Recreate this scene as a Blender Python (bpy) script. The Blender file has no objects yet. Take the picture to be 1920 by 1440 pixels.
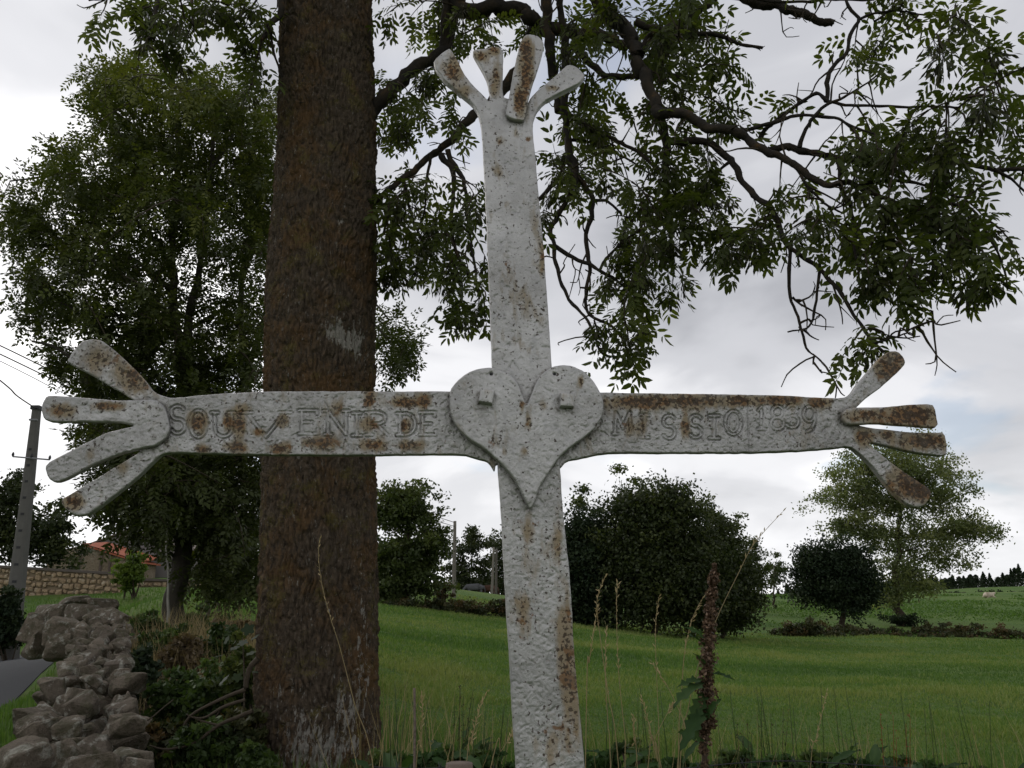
import bpy, math
import numpy as np
from mathutils import Vector
rng = np.random.default_rng(11)
SC = bpy.context.scene
COL = SC.collection
R = math.radians

# ------------------------------------------------------------------ camera
EYE = np.array([0.0, 0.0, 1.55]); PITCH = R(15.0); FPX = 1607.0
CT, ST = math.cos(PITCH), math.sin(PITCH)
cam_d = bpy.data.cameras.new('camera'); cam = bpy.data.objects.new('camera', cam_d)
COL.objects.link(cam)
cam_d.sensor_width = 36.0; cam_d.lens = FPX / 1920 * 36.0
cam_d.clip_start = 0.05; cam_d.clip_end = 5000
cam.location = EYE; cam.rotation_euler = (R(90) + PITCH, 0, 0)
SC.camera = cam

# ------------------------------------------------------------------ sky and sun (overcast, brighter towards the left)
SUN_EL, SUN_AZ = R(38), R(-38)          # azimuth measured from +Y towards +X
SDIR = (math.sin(SUN_AZ) * math.cos(SUN_EL), math.cos(SUN_AZ) * math.cos(SUN_EL), math.sin(SUN_EL))
CLX, CLY = 3.1, 1.7
W = bpy.data.worlds.new('World'); SC.world = W; W.use_nodes = True
nt = W.node_tree; N = nt.nodes; L = nt.links
for n in list(N): N.remove(n)
def nd(t, **k):
    n = N.new(t)
    for a, b in k.items(): setattr(n, a, b)
    return n
def vm(op, a, b=None, out=0):
    n = nd('ShaderNodeVectorMath', operation=op)
    for i, v in enumerate((a, b)):
        if v is None: continue
        if isinstance(v, bpy.types.NodeSocket): L.new(v, n.inputs[i])
        else: n.inputs[i].default_value = v
    return n.outputs[out]
def mt(op, a, b=None, c=None, clamp=False):
    n = nd('ShaderNodeMath', operation=op); n.use_clamp = clamp
    for i, v in enumerate((a, b, c)):
        if v is None: continue
        if isinstance(v, bpy.types.NodeSocket): L.new(v, n.inputs[i])
        else: n.inputs[i].default_value = v
    return n.outputs[0]
def ramp(f, stops, interp='EASE'):
    n = nd('ShaderNodeValToRGB'); r = n.color_ramp; r.interpolation = interp
    while len(r.elements) < len(stops): r.elements.new(0.5)
    for e, (p, c) in zip(r.elements, stops): e.position = p; e.color = (*c, 1) if len(c) == 3 else c
    L.new(f, n.inputs[0]); return n.outputs[0]
def noise(v, scale, detail=6, rough=.5, dist=0.0):
    n = nd('ShaderNodeTexNoise'); n.inputs['Scale'].default_value = scale
    n.inputs['Detail'].default_value = detail; n.inputs['Roughness'].default_value = rough
    n.inputs['Distortion'].default_value = dist; L.new(v, n.inputs['Vector']); return n.outputs[0]
def mixc(f, a, b, blend='MIX'):
    n = nd('ShaderNodeMix', data_type='RGBA', blend_type=blend)
    for s, v in ((n.inputs[0], f), (n.inputs[6], a), (n.inputs[7], b)):
        if isinstance(v, bpy.types.NodeSocket): L.new(v, s)
        else: s.default_value = v if not isinstance(v, tuple) else (*v, 1)
    return n.outputs[2]
tc = nd('ShaderNodeTexCoord'); dvec = vm('NORMALIZE', tc.outputs['Generated'])
sep = nd('ShaderNodeSeparateXYZ'); L.new(dvec, sep.inputs[0])
zz = mt('ADD', mt('MAXIMUM', sep.outputs[2], 0.0), 0.22)
comb = nd('ShaderNodeCombineXYZ')
L.new(mt('DIVIDE', sep.outputs[0], zz), comb.inputs[0]); L.new(mt('DIVIDE', sep.outputs[1], zz), comb.inputs[1])
cv = vm('ADD', comb.outputs[0], (CLX, CLY, 0.4))
n1 = noise(cv, 0.85, 5, .45, .35)
n2 = noise(vm('ADD', cv, (7.3, 2.1, 5)), 1.7, 6, .48, .5)
nn = mt('ADD', mt('MULTIPLY', n1, .65), mt('MULTIPLY', n2, .35))
cloud = ramp(nn, [(.38, (.34, .35, .38)), (.465, (.51, .52, .55)), (.53, (.73, .735, .755)), (.60, (1.04, 1.04, 1.04))])
glow = mt('POWER', mt('MAXIMUM', vm('DOT_PRODUCT', dvec, SDIR, out=1), 0.0), 6.0)
cloud = mixc(1.0, cloud, mixc(glow, (.93, .93, .95), (1.42, 1.40, 1.38)), 'MULTIPLY')
cloud = mixc(mt('MULTIPLY', mt('POWER', mt('SUBTRACT', 1.0, mt('MAXIMUM', sep.outputs[2], 0.0), clamp=True), 5.0), .72), cloud, (1.02, 1.02, 1.02))
sky = nd('ShaderNodeTexSky', sky_type='NISHITA'); sky.sun_disc = False
sky.sun_elevation = SUN_EL; sky.sun_rotation = SUN_AZ
skyc = mixc(1.0, sky.outputs[0], (.10, .10, .10), 'MULTIPLY')
n3 = noise(vm('ADD', cv, (1.3, 9.1, 2)), 1.25, 6, .5, .3)
gap = ramp(n3, [(.575, (0, 0, 0)), (.68, (1, 1, 1))])
col = mixc(gap, cloud, mixc(.55, skyc, cloud))
bg = nd('ShaderNodeBackground'); L.new(col, bg.inputs[0]); bg.inputs[1].default_value = 1.0
wo = nd('ShaderNodeOutputWorld'); L.new(bg.outputs[0], wo.inputs[0])

sd = bpy.data.lights.new('sun', 'SUN'); sd.energy = 0.8; sd.angle = R(35); sd.color = (1, .95, .88)
sun = bpy.data.objects.new('sun', sd); COL.objects.link(sun)
sun.rotation_euler = Vector(SDIR).to_track_quat('Z', 'Y').to_euler(); sun.location = (-20, 25, 30)

SC.view_settings.view_transform = 'Standard'; SC.view_settings.look = 'None'
SC.view_settings.exposure = 0.22; SC.view_settings.gamma = 1.0; SC.view_settings.use_curve_mapping = False
SC.cycles.max_bounces = 5; SC.cycles.diffuse_bounces = 3; SC.cycles.glossy_bounces = 2
SC.cycles.transmission_bounces = 3; SC.cycles.transparent_max_bounces = 4
SC.cycles.use_denoising = True

# ------------------------------------------------------------------ helpers: pixels of the photograph <-> points of the place
def P(px, py, Y):
    """point at forward distance Y (metres) seen at photo pixel px, py"""
    px = np.asarray(px, float); py = np.asarray(py, float)
    u = (px - 960) / FPX; v = (720 - py) / FPX
    d = np.stack([u + 0 * v, CT - v * ST, ST + v * CT], -1)
    return EYE + d * (np.asarray(Y, float) / d[..., 1])[..., None]
def proj(p):
    q = np.asarray(p, float) - EYE
    dep = q[..., 1] * CT + q[..., 2] * ST
    up = -q[..., 1] * ST + q[..., 2] * CT
    return 960 + FPX * q[..., 0] / dep, 720 - FPX * up / dep
def mpp(px, py, Y):
    """metres per photo pixel at that spot"""
    q = P(px, py, Y) - EYE
    return (q[..., 1] * CT + q[..., 2] * ST) / FPX

# ------------------------------------------------------------------ helpers: noise
def _hash(ix, iy, iz, seed):
    h = (ix.astype(np.int64) * 374761393 + iy.astype(np.int64) * 668265263 + iz.astype(np.int64) * 2147483647 + seed * 974711) & 0xffffffff
    h = ((h ^ (h >> 13)) * 1274126177) & 0xffffffff
    h = ((h ^ (h >> 16)) * 2246822519) & 0xffffffff
    return ((h ^ (h >> 15)) & 0xffffff) / float(0x1000000)
def vnoise(p, seed=0):
    p = np.asarray(p, float)
    i = np.floor(p).astype(np.int64); f = p - i; f = f * f * (3 - 2 * f)
    r = 0
    for dx in (0, 1):
        wx = f[..., 0] if dx else 1 - f[..., 0]
        for dy in (0, 1):
            wy = f[..., 1] if dy else 1 - f[..., 1]
            for dz in (0, 1):
                wz = f[..., 2] if dz else 1 - f[..., 2]
                r = r + wx * wy * wz * _hash(i[..., 0] + dx, i[..., 1] + dy, i[..., 2] + dz, seed)
    return r * 2 - 1
def fbm(p, seed=0, octv=4, gain=.5, lac=2.03):
    p = np.asarray(p, float); a = 1.0; s = 0; t = 0
    for o in range(octv):
        s = s + a * vnoise(p, seed + o * 17); t += a; a *= gain; p = p * lac + 3.7
    return s / t
def worley2(u, v, seed=0, wrap=None):
    iu = np.floor(u).astype(np.int64); iv = np.floor(v).astype(np.int64)
    f1 = np.full(u.shape, 9.0); f2 = f1.copy(); cid = np.zeros(u.shape)
    for du in (-1, 0, 1):
        for dv in (-1, 0, 1):
            a = iu + du; b = iv + dv
            aw = a % wrap if wrap else a
            z = np.zeros_like(a)
            x = a + _hash(aw, b, z, seed); y = b + _hash(aw, b, z + 1, seed)
            d = np.hypot(u - x, v - y)
            m = d < f1
            f2 = np.where(m, f1, np.minimum(f2, d)); cid = np.where(m, _hash(aw, b, z + 2, seed), cid); f1 = np.where(m, d, f1)
    return f1, f2, cid
def unit(v):
    return v / np.maximum(np.linalg.norm(v, axis=-1, keepdims=True), 1e-9)

# ------------------------------------------------------------------ helpers: meshes and objects
class MB:
    """collects vertices and faces (tris / quads) with one float per vertex"""
    def __init__(s): s.v = []; s.t = []; s.q = []; s.a = []; s.n = 0
    def add(s, v, quads=None, tris=None, a=0.0):
        v = np.asarray(v, float).reshape(-1, 3)
        if quads is not None and len(quads): s.q.append(np.asarray(quads, np.int64) + s.n)
        if tris is not None and len(tris): s.t.append(np.asarray(tris, np.int64) + s.n)
        s.v.append(v); s.a.append(np.broadcast_to(np.asarray(a, float), (len(v),))); s.n += len(v)
    def mesh(s, name, mat, smooth=True, extra=None):
        me = bpy.data.meshes.new(name)
        if not s.v: return me
        v = np.concatenate(s.v).astype(np.float32)
        q = np.concatenate(s.q) if s.q else np.zeros((0, 4), np.int64)
        t = np.concatenate(s.t) if s.t else np.zeros((0, 3), np.int64)
        loops = np.concatenate([q.ravel(), t.ravel()]).astype(np.int32)
        nf = len(q) + len(t)
        starts = np.concatenate([np.arange(len(q)) * 4, len(q) * 4 + np.arange(len(t)) * 3]).astype(np.int32)
        me.vertices.add(len(v)); me.vertices.foreach_set('co', v.ravel())
        me.loops.add(len(loops)); me.loops.foreach_set('vertex_index', loops)
        me.polygons.add(nf); me.polygons.foreach_set('loop_start', starts)
        me.polygons.foreach_set('use_smooth', np.full(nf, smooth))
        me.update(calc_edges=True); me.validate()
        at = me.attributes.new('tint', 'FLOAT', 'POINT'); at.data.foreach_set('value', np.concatenate(s.a).astype(np.float32))
        for k, arr in (extra or {}).items():
            at = me.attributes.new(k, 'FLOAT', 'POINT'); at.data.foreach_set('value', np.asarray(arr, np.float32))
        me.materials.append(mat)
        return me
    def obj(s, name, mat, parent=None, smooth=True, extra=None, **tags):
        return link(name, s.mesh(name, mat, smooth, extra), parent, **tags)
def link(name, data, parent=None, loc=None, label=None, cat=None, group=None, kind=None):
    o = bpy.data.objects.new(name, data); COL.objects.link(o)
    if parent is not None:
        o.parent = parent
        o.matrix_parent_inverse = parent_mat(parent).inverted()
    if loc is not None: o.location = loc
    tag(o, label, cat, group, kind); return o
def parent_mat(p):
    from mathutils import Matrix
    m = Matrix.LocRotScale(p.location, p.rotation_euler, p.scale)
    return (parent_mat(p.parent) @ p.matrix_parent_inverse @ m) if p.parent else m
def tag(o, label=None, cat=None, group=None, kind=None):
    if label: o['label'] = label
    if cat: o['category'] = cat
    if group: o['group'] = group
    if kind: o['kind'] = kind
def thing(name, loc, label, cat, group=None):
    return link(name, None, None, tuple(float(c) for c in loc), label, cat, group)
def smooth_path(pts, n):
    """Catmull-Rom through pts, n samples"""
    pts = np.asarray(pts, float)
    if len(pts) < 3:
        t = np.linspace(0, 1, n)[:, None]; return pts[0] * (1 - t) + pts[-1] * t
    q = np.vstack([2 * pts[0] - pts[1], pts, 2 * pts[-1] - pts[-2]])
    s = np.linspace(0, len(pts) - 1 - 1e-6, n); i = s.astype(int); f = (s - i)[:, None]
    p0, p1, p2, p3 = q[i], q[i + 1], q[i + 2], q[i + 3]
    return .5 * (2 * p1 + (p2 - p0) * f + (2 * p0 - 5 * p1 + 4 * p2 - p3) * f ** 2 + (3 * p1 - p0 - 3 * p2 + p3) * f ** 3)
def tube(mb, pts, rad, ns=6, a=0.0, rough=0.0, cap=True):
    pts = np.asarray(pts, float); n = len(pts)
    rad = np.broadcast_to(np.asarray(rad, float), (n,))
    tg = unit(np.gradient(pts, axis=0))
    ref = np.array([.3, .2, 1.0]) if abs(tg[:, 2]).mean() < .8 else np.array([1.0, .3, .1])
    x = unit(np.cross(tg, ref)); y = np.cross(tg, x)
    th = np.arange(ns) / ns * 2 * math.pi
    ring = x[:, None] * np.cos(th)[None, :, None] + y[:, None] * np.sin(th)[None, :, None]
    rr = rad[:, None] * np.ones(ns)
    if rough: rr = rr * (1 + rough * rng.uniform(-1, 1, rr.shape))
    v = (pts[:, None] + ring * rr[..., None]).reshape(-1, 3)
    i = np.arange(n - 1)[:, None] * ns; j = np.arange(ns)[None]; k = (j + 1) % ns
    qd = np.stack([i + j, i + k, i + ns + k, i + ns + j], -1).reshape(-1, 4)
    tr = None
    if cap:
        v = np.vstack([v, pts[-1]]); e = (n - 1) * ns
        tr = np.stack([e + np.arange(ns), e + (np.arange(ns) + 1) % ns, np.full(ns, n * ns)], -1)
    mb.add(v, qd, tr, a)
def box(mb, c, size, rot=0.0, a=0.0, taper=1.0):
    sx, sy, sz = (s / 2 for s in size); cr, sr = math.cos(rot), math.sin(rot)
    v = []
    for z in (-sz, sz):
        k = taper if z > 0 else 1
        for x, y in ((-sx, -sy), (sx, -sy), (sx, sy), (-sx, sy)):
            x *= k; y *= k; v.append((c[0] + x * cr - y * sr, c[1] + x * sr + y * cr, c[2] + z))
    mb.add(v, [(0, 3, 2, 1), (4, 5, 6, 7), (0, 1, 5, 4), (1, 2, 6, 5), (2, 3, 7, 6), (3, 0, 4, 7)], a=a)
# ------------------------------------------------------------------ materials
class Mat:
    def __init__(s, name, rough=.8):
        m = s.m = bpy.data.materials.new(name); m.use_nodes = True
        s.t = m.node_tree; s.N = s.t.nodes; s.L = s.t.links
        s.b = s.N['Principled BSDF']; s.out = s.N['Material Output']
        s.b.inputs['Roughness'].default_value = rough; s.b.inputs['Specular IOR Level'].default_value = .3
    def set(s, sock, v):
        if isinstance(v, bpy.types.NodeSocket): s.L.new(v, sock)
        elif isinstance(v, tuple): sock.default_value = (*v, 1) if len(v) == 3 and sock.type == 'RGBA' else v
        else: sock.default_value = v
    def coord(s, which='Object', scale=(1, 1, 1)):
        n = s.N.new('ShaderNodeTexCoord'); mp = s.N.new('ShaderNodeMapping')
        s.L.new(n.outputs[which], mp.inputs[0]); mp.inputs['Scale'].default_value = scale
        return mp.outputs[0]
    def geo(s, scale=(1, 1, 1)):
        n = s.N.new('ShaderNodeNewGeometry'); mp = s.N.new('ShaderNodeMapping')
        s.L.new(n.outputs['Position'], mp.inputs[0]); mp.inputs['Scale'].default_value = scale
        return mp.outputs[0]
    def noise(s, v, scale, detail=5, rough=.55, dist=0.0):
        n = s.N.new('ShaderNodeTexNoise')
        for k, x in (('Scale', scale), ('Detail', detail), ('Roughness', rough), ('Distortion', dist)): n.inputs[k].default_value = x
        s.L.new(v, n.inputs['Vector']); return n.outputs[0]
    def vor(s, v, scale, feature='F1'):
        n = s.N.new('ShaderNodeTexVoronoi'); n.feature = feature; n.inputs['Scale'].default_value = scale
        s.L.new(v, n.inputs['Vector']); return n.outputs[0]
    def attr(s, name):
        n = s.N.new('ShaderNodeAttribute'); n.attribute_name = name; return n.outputs['Fac']
    def rnd(s):
        n = s.N.new('ShaderNodeObjectInfo'); return n.outputs['Random']
    def math(s, op, a, b=None, clamp=False):
        n = s.N.new('ShaderNodeMath'); n.operation = op; n.use_clamp = clamp
        s.set(n.inputs[0], a)
        if b is not None: s.set(n.inputs[1], b)
        return n.outputs[0]
    def ramp(s, f, stops, interp='LINEAR'):
        n = s.N.new('ShaderNodeValToRGB'); r = n.color_ramp; r.interpolation = interp
        while len(r.elements) < len(stops): r.elements.new(.5)
        for e, (p, c) in zip(r.elements, stops):
            e.position = p; e.color = (c, c, c, 1) if isinstance(c, (int, float)) else (*c, 1)
        s.L.new(f, n.inputs[0]); return n.outputs[0]
    def mix(s, f, a, b, blend='MIX'):
        n = s.N.new('ShaderNodeMix'); n.data_type = 'RGBA'; n.blend_type = blend
        s.set(n.inputs[0], f); s.set(n.inputs[6], a); s.set(n.inputs[7], b); return n.outputs[2]
    def color(s, c): s.set(s.b.inputs['Base Color'], c)
    def bump(s, h, strength=.5, dist=.01):
        n = s.N.new('ShaderNodeBump'); n.inputs['Strength'].default_value = strength; n.inputs['Distance'].default_value = dist
        s.L.new(h, n.inputs['Height']); s.L.new(n.outputs[0], s.b.inputs['Normal'])

def leaf_mat(name, dark, mid, lite, trans=.3, tcol=None, rough=.55, spec=.25):
    dark, mid, lite = ((a * 1.16, b, c * .95) for a, b, c in (dark, mid, lite))
    M = Mat(name, rough); M.b.inputs['Specular IOR Level'].default_value = spec
    c = M.ramp(M.attr('tint'), [(0, dark), (.5, mid), (1, lite)]); M.color(c)
    tr = M.N.new('ShaderNodeBsdfTranslucent')
    M.L.new(M.mix(1.0, c, tcol or (1.5, 1.6, .7), 'MULTIPLY'), tr.inputs[0])
    mx = M.N.new('ShaderNodeMixShader'); mx.inputs[0].default_value = trans
    M.L.new(M.b.outputs[0], mx.inputs[1]); M.L.new(tr.outputs[0], mx.inputs[2]); M.L.new(mx.outputs[0], M.out.inputs[0])
    return M.m
def plain(name, c, rough=.8, var=.3, scale=8, bump=0.0):
    M = Mat(name, rough); n = M.noise(M.geo(), scale, 6)
    M.color(M.mix(n, tuple(x * (1 - var) for x in c), tuple(min(1, x * (1 + var)) for x in c)))
    if bump: M.bump(n, bump, .02)
    return M.m

# iron of the cross: silver paint, rust where the 'rust' attribute says so
M = Mat('silver_painted_iron', .55)
g = M.geo()
n_run = M.noise(M.geo((1, 1, .38)), 60, 6, .62, .3); n_big = M.noise(g, 9, 5); n_mid = M.noise(g, 55, 6, .6, .4); n_fine = M.noise(g, 260, 5, .65); n_speck = M.noise(g, 190, 3, .55)
paint = M.mix(M.ramp(n_big, [(.35, 0), (.65, 1)]), (.34, .333, .322), (.48, .472, .46))
paint = M.mix(M.math('MULTIPLY', M.ramp(n_mid, [(.50, 0), (.68, 1)]), .45), paint, (.30, .30, .30))
ru = M.math('MULTIPLY', M.attr('rust'), 1.2)
stain = M.math('MULTIPLY', M.ramp(M.math('ADD', ru, M.math('MULTIPLY', M.math('SUBTRACT', n_run, .5), 1.7)), [(.24, 0), (.68, 1)]), .85)
c = M.mix(stain, paint, (.275, .205, .115))
core = M.ramp(M.math('ADD', M.math('MULTIPLY', ru, .62), M.math('MULTIPLY', M.math('SUBTRACT', n_mid, .5), 2.2)), [(.50, 0), (.65, 1)])
c = M.mix(M.math('MULTIPLY', core, .85), c, M.mix(n_fine, (.245, .120, .044), (.125, .066, .030)))
spk = M.ramp(M.math('ADD', M.math('MULTIPLY', ru, .17), n_speck), [(.645, 0), (.69, 1)])
c = M.mix(M.math('MULTIPLY', spk, .9), c, (.045, .028, .018))
gr = M.ramp(M.noise(g, 30, 6, .65), [(.56, 0), (.72, 1)])
c = M.mix(M.math('MULTIPLY', gr, .35), c, (.17, .16, .13))
gm = M.attr('tint'); c = M.mix(M.math('MULTIPLY', M.math('MULTIPLY', gm, .85), M.ramp(M.noise(g, 75, 7, .7, .5), [(.36, 0), (.62, 1)])), c, (.13, .122, .105))  # tint holds grime and the shadow line painted at the joints
M.color(c)
rusty = M.math('MAXIMUM', stain, M.math('MAXIMUM', core, spk))
M.set(M.b.inputs['Metallic'], M.math('MULTIPLY', M.math('SUBTRACT', 1.0, rusty), .7))
M.set(M.b.inputs['Roughness'], M.math('ADD', M.math('MULTIPLY', rusty, .35), M.math('ADD', .42, M.math('MULTIPLY', n_fine, .15))))
M.bump(M.math('ADD', M.math('ADD', M.math('MULTIPLY', n_fine, .6), M.ramp(M.noise(g, 330, 4, .6, .6), [(.38, 0), (.52, 1)])), M.math('MULTIPLY', M.noise(g, 700, 2), .5)), .28, .0014)
M_IRON = M.m

# bark of the near trunk
M = Mat('lichened_bark', .95); M.b.inputs['Specular IOR Level'].default_value = .12
g = M.geo(); gs = M.geo((1, 1, .4))
n1 = M.noise(g, 3.2, 6, .6); n2 = M.noise(gs, 42, 7, .68, .3); n3 = M.noise(g, 7, 5, .6); n4 = M.noise(g, 90, 4, .6)
c = M.mix(M.ramp(n2, [(.35, 0), (.65, 1)]), (.042, .032, .023), (.115, .088, .062))
c = M.mix(M.math('MULTIPLY', M.ramp(M.math('ADD', n1, M.math('MULTIPLY', M.math('SUBTRACT', n2, .5), .6)), [(.48, 0), (.66, 1)]), .68), c, (.120, .066, .025))
c = M.mix(M.math('MULTIPLY', M.ramp(M.math('ADD', n3, M.math('MULTIPLY', M.math('SUBTRACT', n4, .5), .5)), [(.56, 0), (.68, 1)]), .6), c, (.125, .105, .030))
c = M.mix(M.math('MULTIPLY', M.ramp(M.noise(gs, 60, 5, .7), [(.60, 0), (.68, 1)]), .55), c, (.26, .25, .22))
pale = M.ramp(M.math('ADD', M.math('MULTIPLY', M.attr('tint'), .75), M.math('MULTIPLY', M.math('SUBTRACT', M.noise(M.geo((1, 1, .25)), 40, 7, .7), .5), 3.4)), [(.52, 0), (.66, 1)])
c = M.mix(M.math('MULTIPLY', pale, .85), c, (.30, .285, .25))
M.color(c); M.bump(M.math('ADD', n2, M.math('MULTIPLY', n4, .6)), 1.0, .022)
M_BARK = M.m
M_BRANCH = plain('branch_bark', (.045, .034, .022), .9, .45, 30, .4)
M = Mat('mossy_limb', .95); n = M.noise(M.geo(), 8, 6, .65)
M.color(M.ramp(n, [(.44, (.020, .017, .014)), (.60, (.036, .027, .018)), (.72, (.085, .048, .017))])); M.bump(M.noise(M.geo(), 60, 5), .8, .008)
M_LIMB = M.m
M_GREYBARK = plain('grey_bark', (.10, .09, .075), .9, .4, 14, .6)
M_DARKBARK = plain('dark_fissured_bark', (.055, .048, .038), .95, .45, 14, .9)
M_PALEBARK = plain('pale_bark', (.24, .23, .20), .9, .35, 10, .5)

M_ASH = leaf_mat('ash_leaf', (.030, .046, .012), (.048, .072, .018), (.085, .115, .028), .48)
M_ASHFAR = leaf_mat('ash_leaf_far', (.028, .042, .011), (.050, .072, .018), (.10, .125, .028), .34)
M_KEYS = leaf_mat('ash_keys', (.022, .028, .012), (.034, .042, .017), (.055, .062, .022), .15, (1.1, 1.1, .7))
M_DARKLEAF = leaf_mat('dark_leaf', (.018, .030, .011), (.030, .047, .014), (.055, .075, .020), .22)
M_DEEPLEAF = leaf_mat('deep_green_leaf', (.012, .024, .013), (.020, .036, .018), (.036, .055, .024), .15, spec=.12)
M_MIDLEAF = leaf_mat('mid_leaf', (.030, .050, .016), (.050, .078, .022), (.085, .115, .032), .3)
M_POPLAR = leaf_mat('poplar_leaf', (.062, .092, .040), (.105, .145, .066), (.175, .215, .10), .42)
M_BRIGHT = leaf_mat('bright_leaf', (.045, .085, .014), (.075, .13, .020), (.11, .17, .03), .35)
M_BRAMBLE = leaf_mat('bramble_leaf', (.020, .032, .012), (.040, .050, .018), (.080, .060, .026), .2)
M_DRYLEAF = leaf_mat('dry_weed', (.045, .036, .020), (.080, .066, .036), (.13, .11, .06), .2)
M_WEED = leaf_mat('weed_leaf', (.022, .045, .014), (.038, .072, .020), (.065, .11, .03), .3)
M_DOCK = leaf_mat('dock_leaf', (.018, .045, .016), (.028, .066, .022), (.050, .10, .034), .25, rough=.65, spec=.15)
M_GRASS = leaf_mat('grass_blade', (.046, .112, .022), (.090, .176, .036), (.185, .242, .080), .35, (1.2, 1.3, .7))
M_STRAW = leaf_mat('straw', (.16, .15, .07), (.27, .245, .13), (.40, .36, .21), .3, (1, 1, .8))
M_SEED = leaf_mat('dock_seed', (.050, .036, .024), (.098, .070, .046), (.175, .13, .085), .12, (1, .9, .7))
M_REDWEED = leaf_mat('rusty_weed', (.10, .030, .012), (.17, .058, .022), (.22, .10, .04), .2, (1, .8, .6))

# ground
M = Mat('meadow_ground', .95); M.b.inputs['Specular IOR Level'].default_value = .1
g = M.geo(); a = M.noise(g, .09, 6, .6); b = M.noise(g, .7, 6, .65); d = M.noise(M.geo((1, .6, 1)), 6, 6, .7); e = M.noise(g, 40, 3, .6)
c = M.mix(M.ramp(a, [(.36, 0), (.64, 1)]), (.064, .128, .028), (.112, .174, .042))
c = M.mix(M.math('MULTIPLY', M.ramp(b, [(.5, 0), (.68, 1)]), .65), c, (.12, .135, .038))
c = M.mix(M.math('MULTIPLY', M.ramp(d, [(.50, 0), (.66, 1)]), .55), c, (.034, .064, .016))
c = M.mix(M.math('MULTIPLY', M.ramp(e, [(.55, 0), (.75, 1)]), .3), c, (.12, .12, .045))
M.color(c); M.bump(M.math('ADD', d, M.math('MULTIPLY', e, .4)), 1.0, .12)
M_GROUND = M.m
M = Mat('asphalt', .95); M.b.inputs['Specular IOR Level'].default_value = .08; g = M.geo()
M.color(M.mix(M.noise(g, 60, 4, .7), (.045, .047, .050), (.078, .080, .083))); M.bump(M.noise(g, 140, 3), .4, .01)
M_ROAD = M.m

# stones
def stone_mat(name, c1, c2, lich, scale=3.0, moss=.5):
    M = Mat(name, .95); M.b.inputs['Specular IOR Level'].default_value = .15
    g = M.geo(); r = M.rnd()
    n = M.noise(g, scale, 6, .62); f = M.noise(g, scale * 9, 5, .65)
    c = M.mix(M.math('ADD', M.math('MULTIPLY', n, .6), M.math('MULTIPLY', r, .4)), c1, c2)
    c = M.mix(M.math('MULTIPLY', M.ramp(f, [(.5, 0), (.7, 1)]), .5), c, tuple(x * .45 for x in c1))
    c = M.mix(M.math('MULTIPLY', M.ramp(M.noise(g, scale * 1.5, 8, .68, .3), [(.54, 0), (.62, 1)]), .8), c, lich)
    c = M.mix(M.math('MULTIPLY', M.ramp(M.noise(g, scale * 1.7, 6, .7), [(.47, 0), (.60, 1)]), moss), c, (.040, .042, .018))
    M.color(c); M.bump(M.math('ADD', n, M.math('ADD', M.math('MULTIPLY', f, .8), M.math('MULTIPLY', M.noise(g, scale * 22, 4, .7), .3))), 1.0, .14 / scale)
    return M.m
M_ROCK = stone_mat('lichened_granite', (.080, .066, .052), (.20, .165, .125), (.36, .35, .30), 6.0, .6)
M_WALLSTONE = stone_mat('warm_wall_stone', (.22, .155, .095), (.44, .33, .21), (.42, .36, .27), 1.6, .12)
M_MORTAR = plain('old_mortar', (.17, .13, .085), .95, .3, 3, .4)
M_COPING = plain('coping_stone', (.085, .070, .058), .95, .3, 3, .4)
M_HOUSE = stone_mat('rubble_facade', (.22, .175, .125), (.34, .27, .19), (.36, .31, .24), .9, .1)
M_GABLE = plain('grey_render', (.17, .155, .145), .95, .15, .7, .2)
M_TILE = plain('clay_tile', (.37, .115, .062), .85, .3, 1.6, .2)
M_SLATE = plain('brown_roof', (.12, .09, .075), .85, .25, 2)
M_CONC = plain('pole_concrete', (.115, .11, .10), .9, .2, 6, .3)
M_WOODPOLE = plain('grey_pole_wood', (.17, .155, .13), .9, .25, 10, .3)
M_POST = plain('weathered_post', (.16, .125, .10), .95, .4, 40, .8)
M_WIRE = plain('dark_wire', (.03, .03, .032), .6, .2, 20)
M_STEEL = plain('galvanised_steel', (.22, .22, .23), .5, .2, 10)
M_COW = plain('cream_hide', (.50, .42, .33), .9, .15, 2)
M_HORSEG = plain('grey_hide', (.09, .09, .095), .9, .3, 3)
M_HORSEB = plain('brown_hide', (.07, .035, .022), .9, .3, 3)
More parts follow.
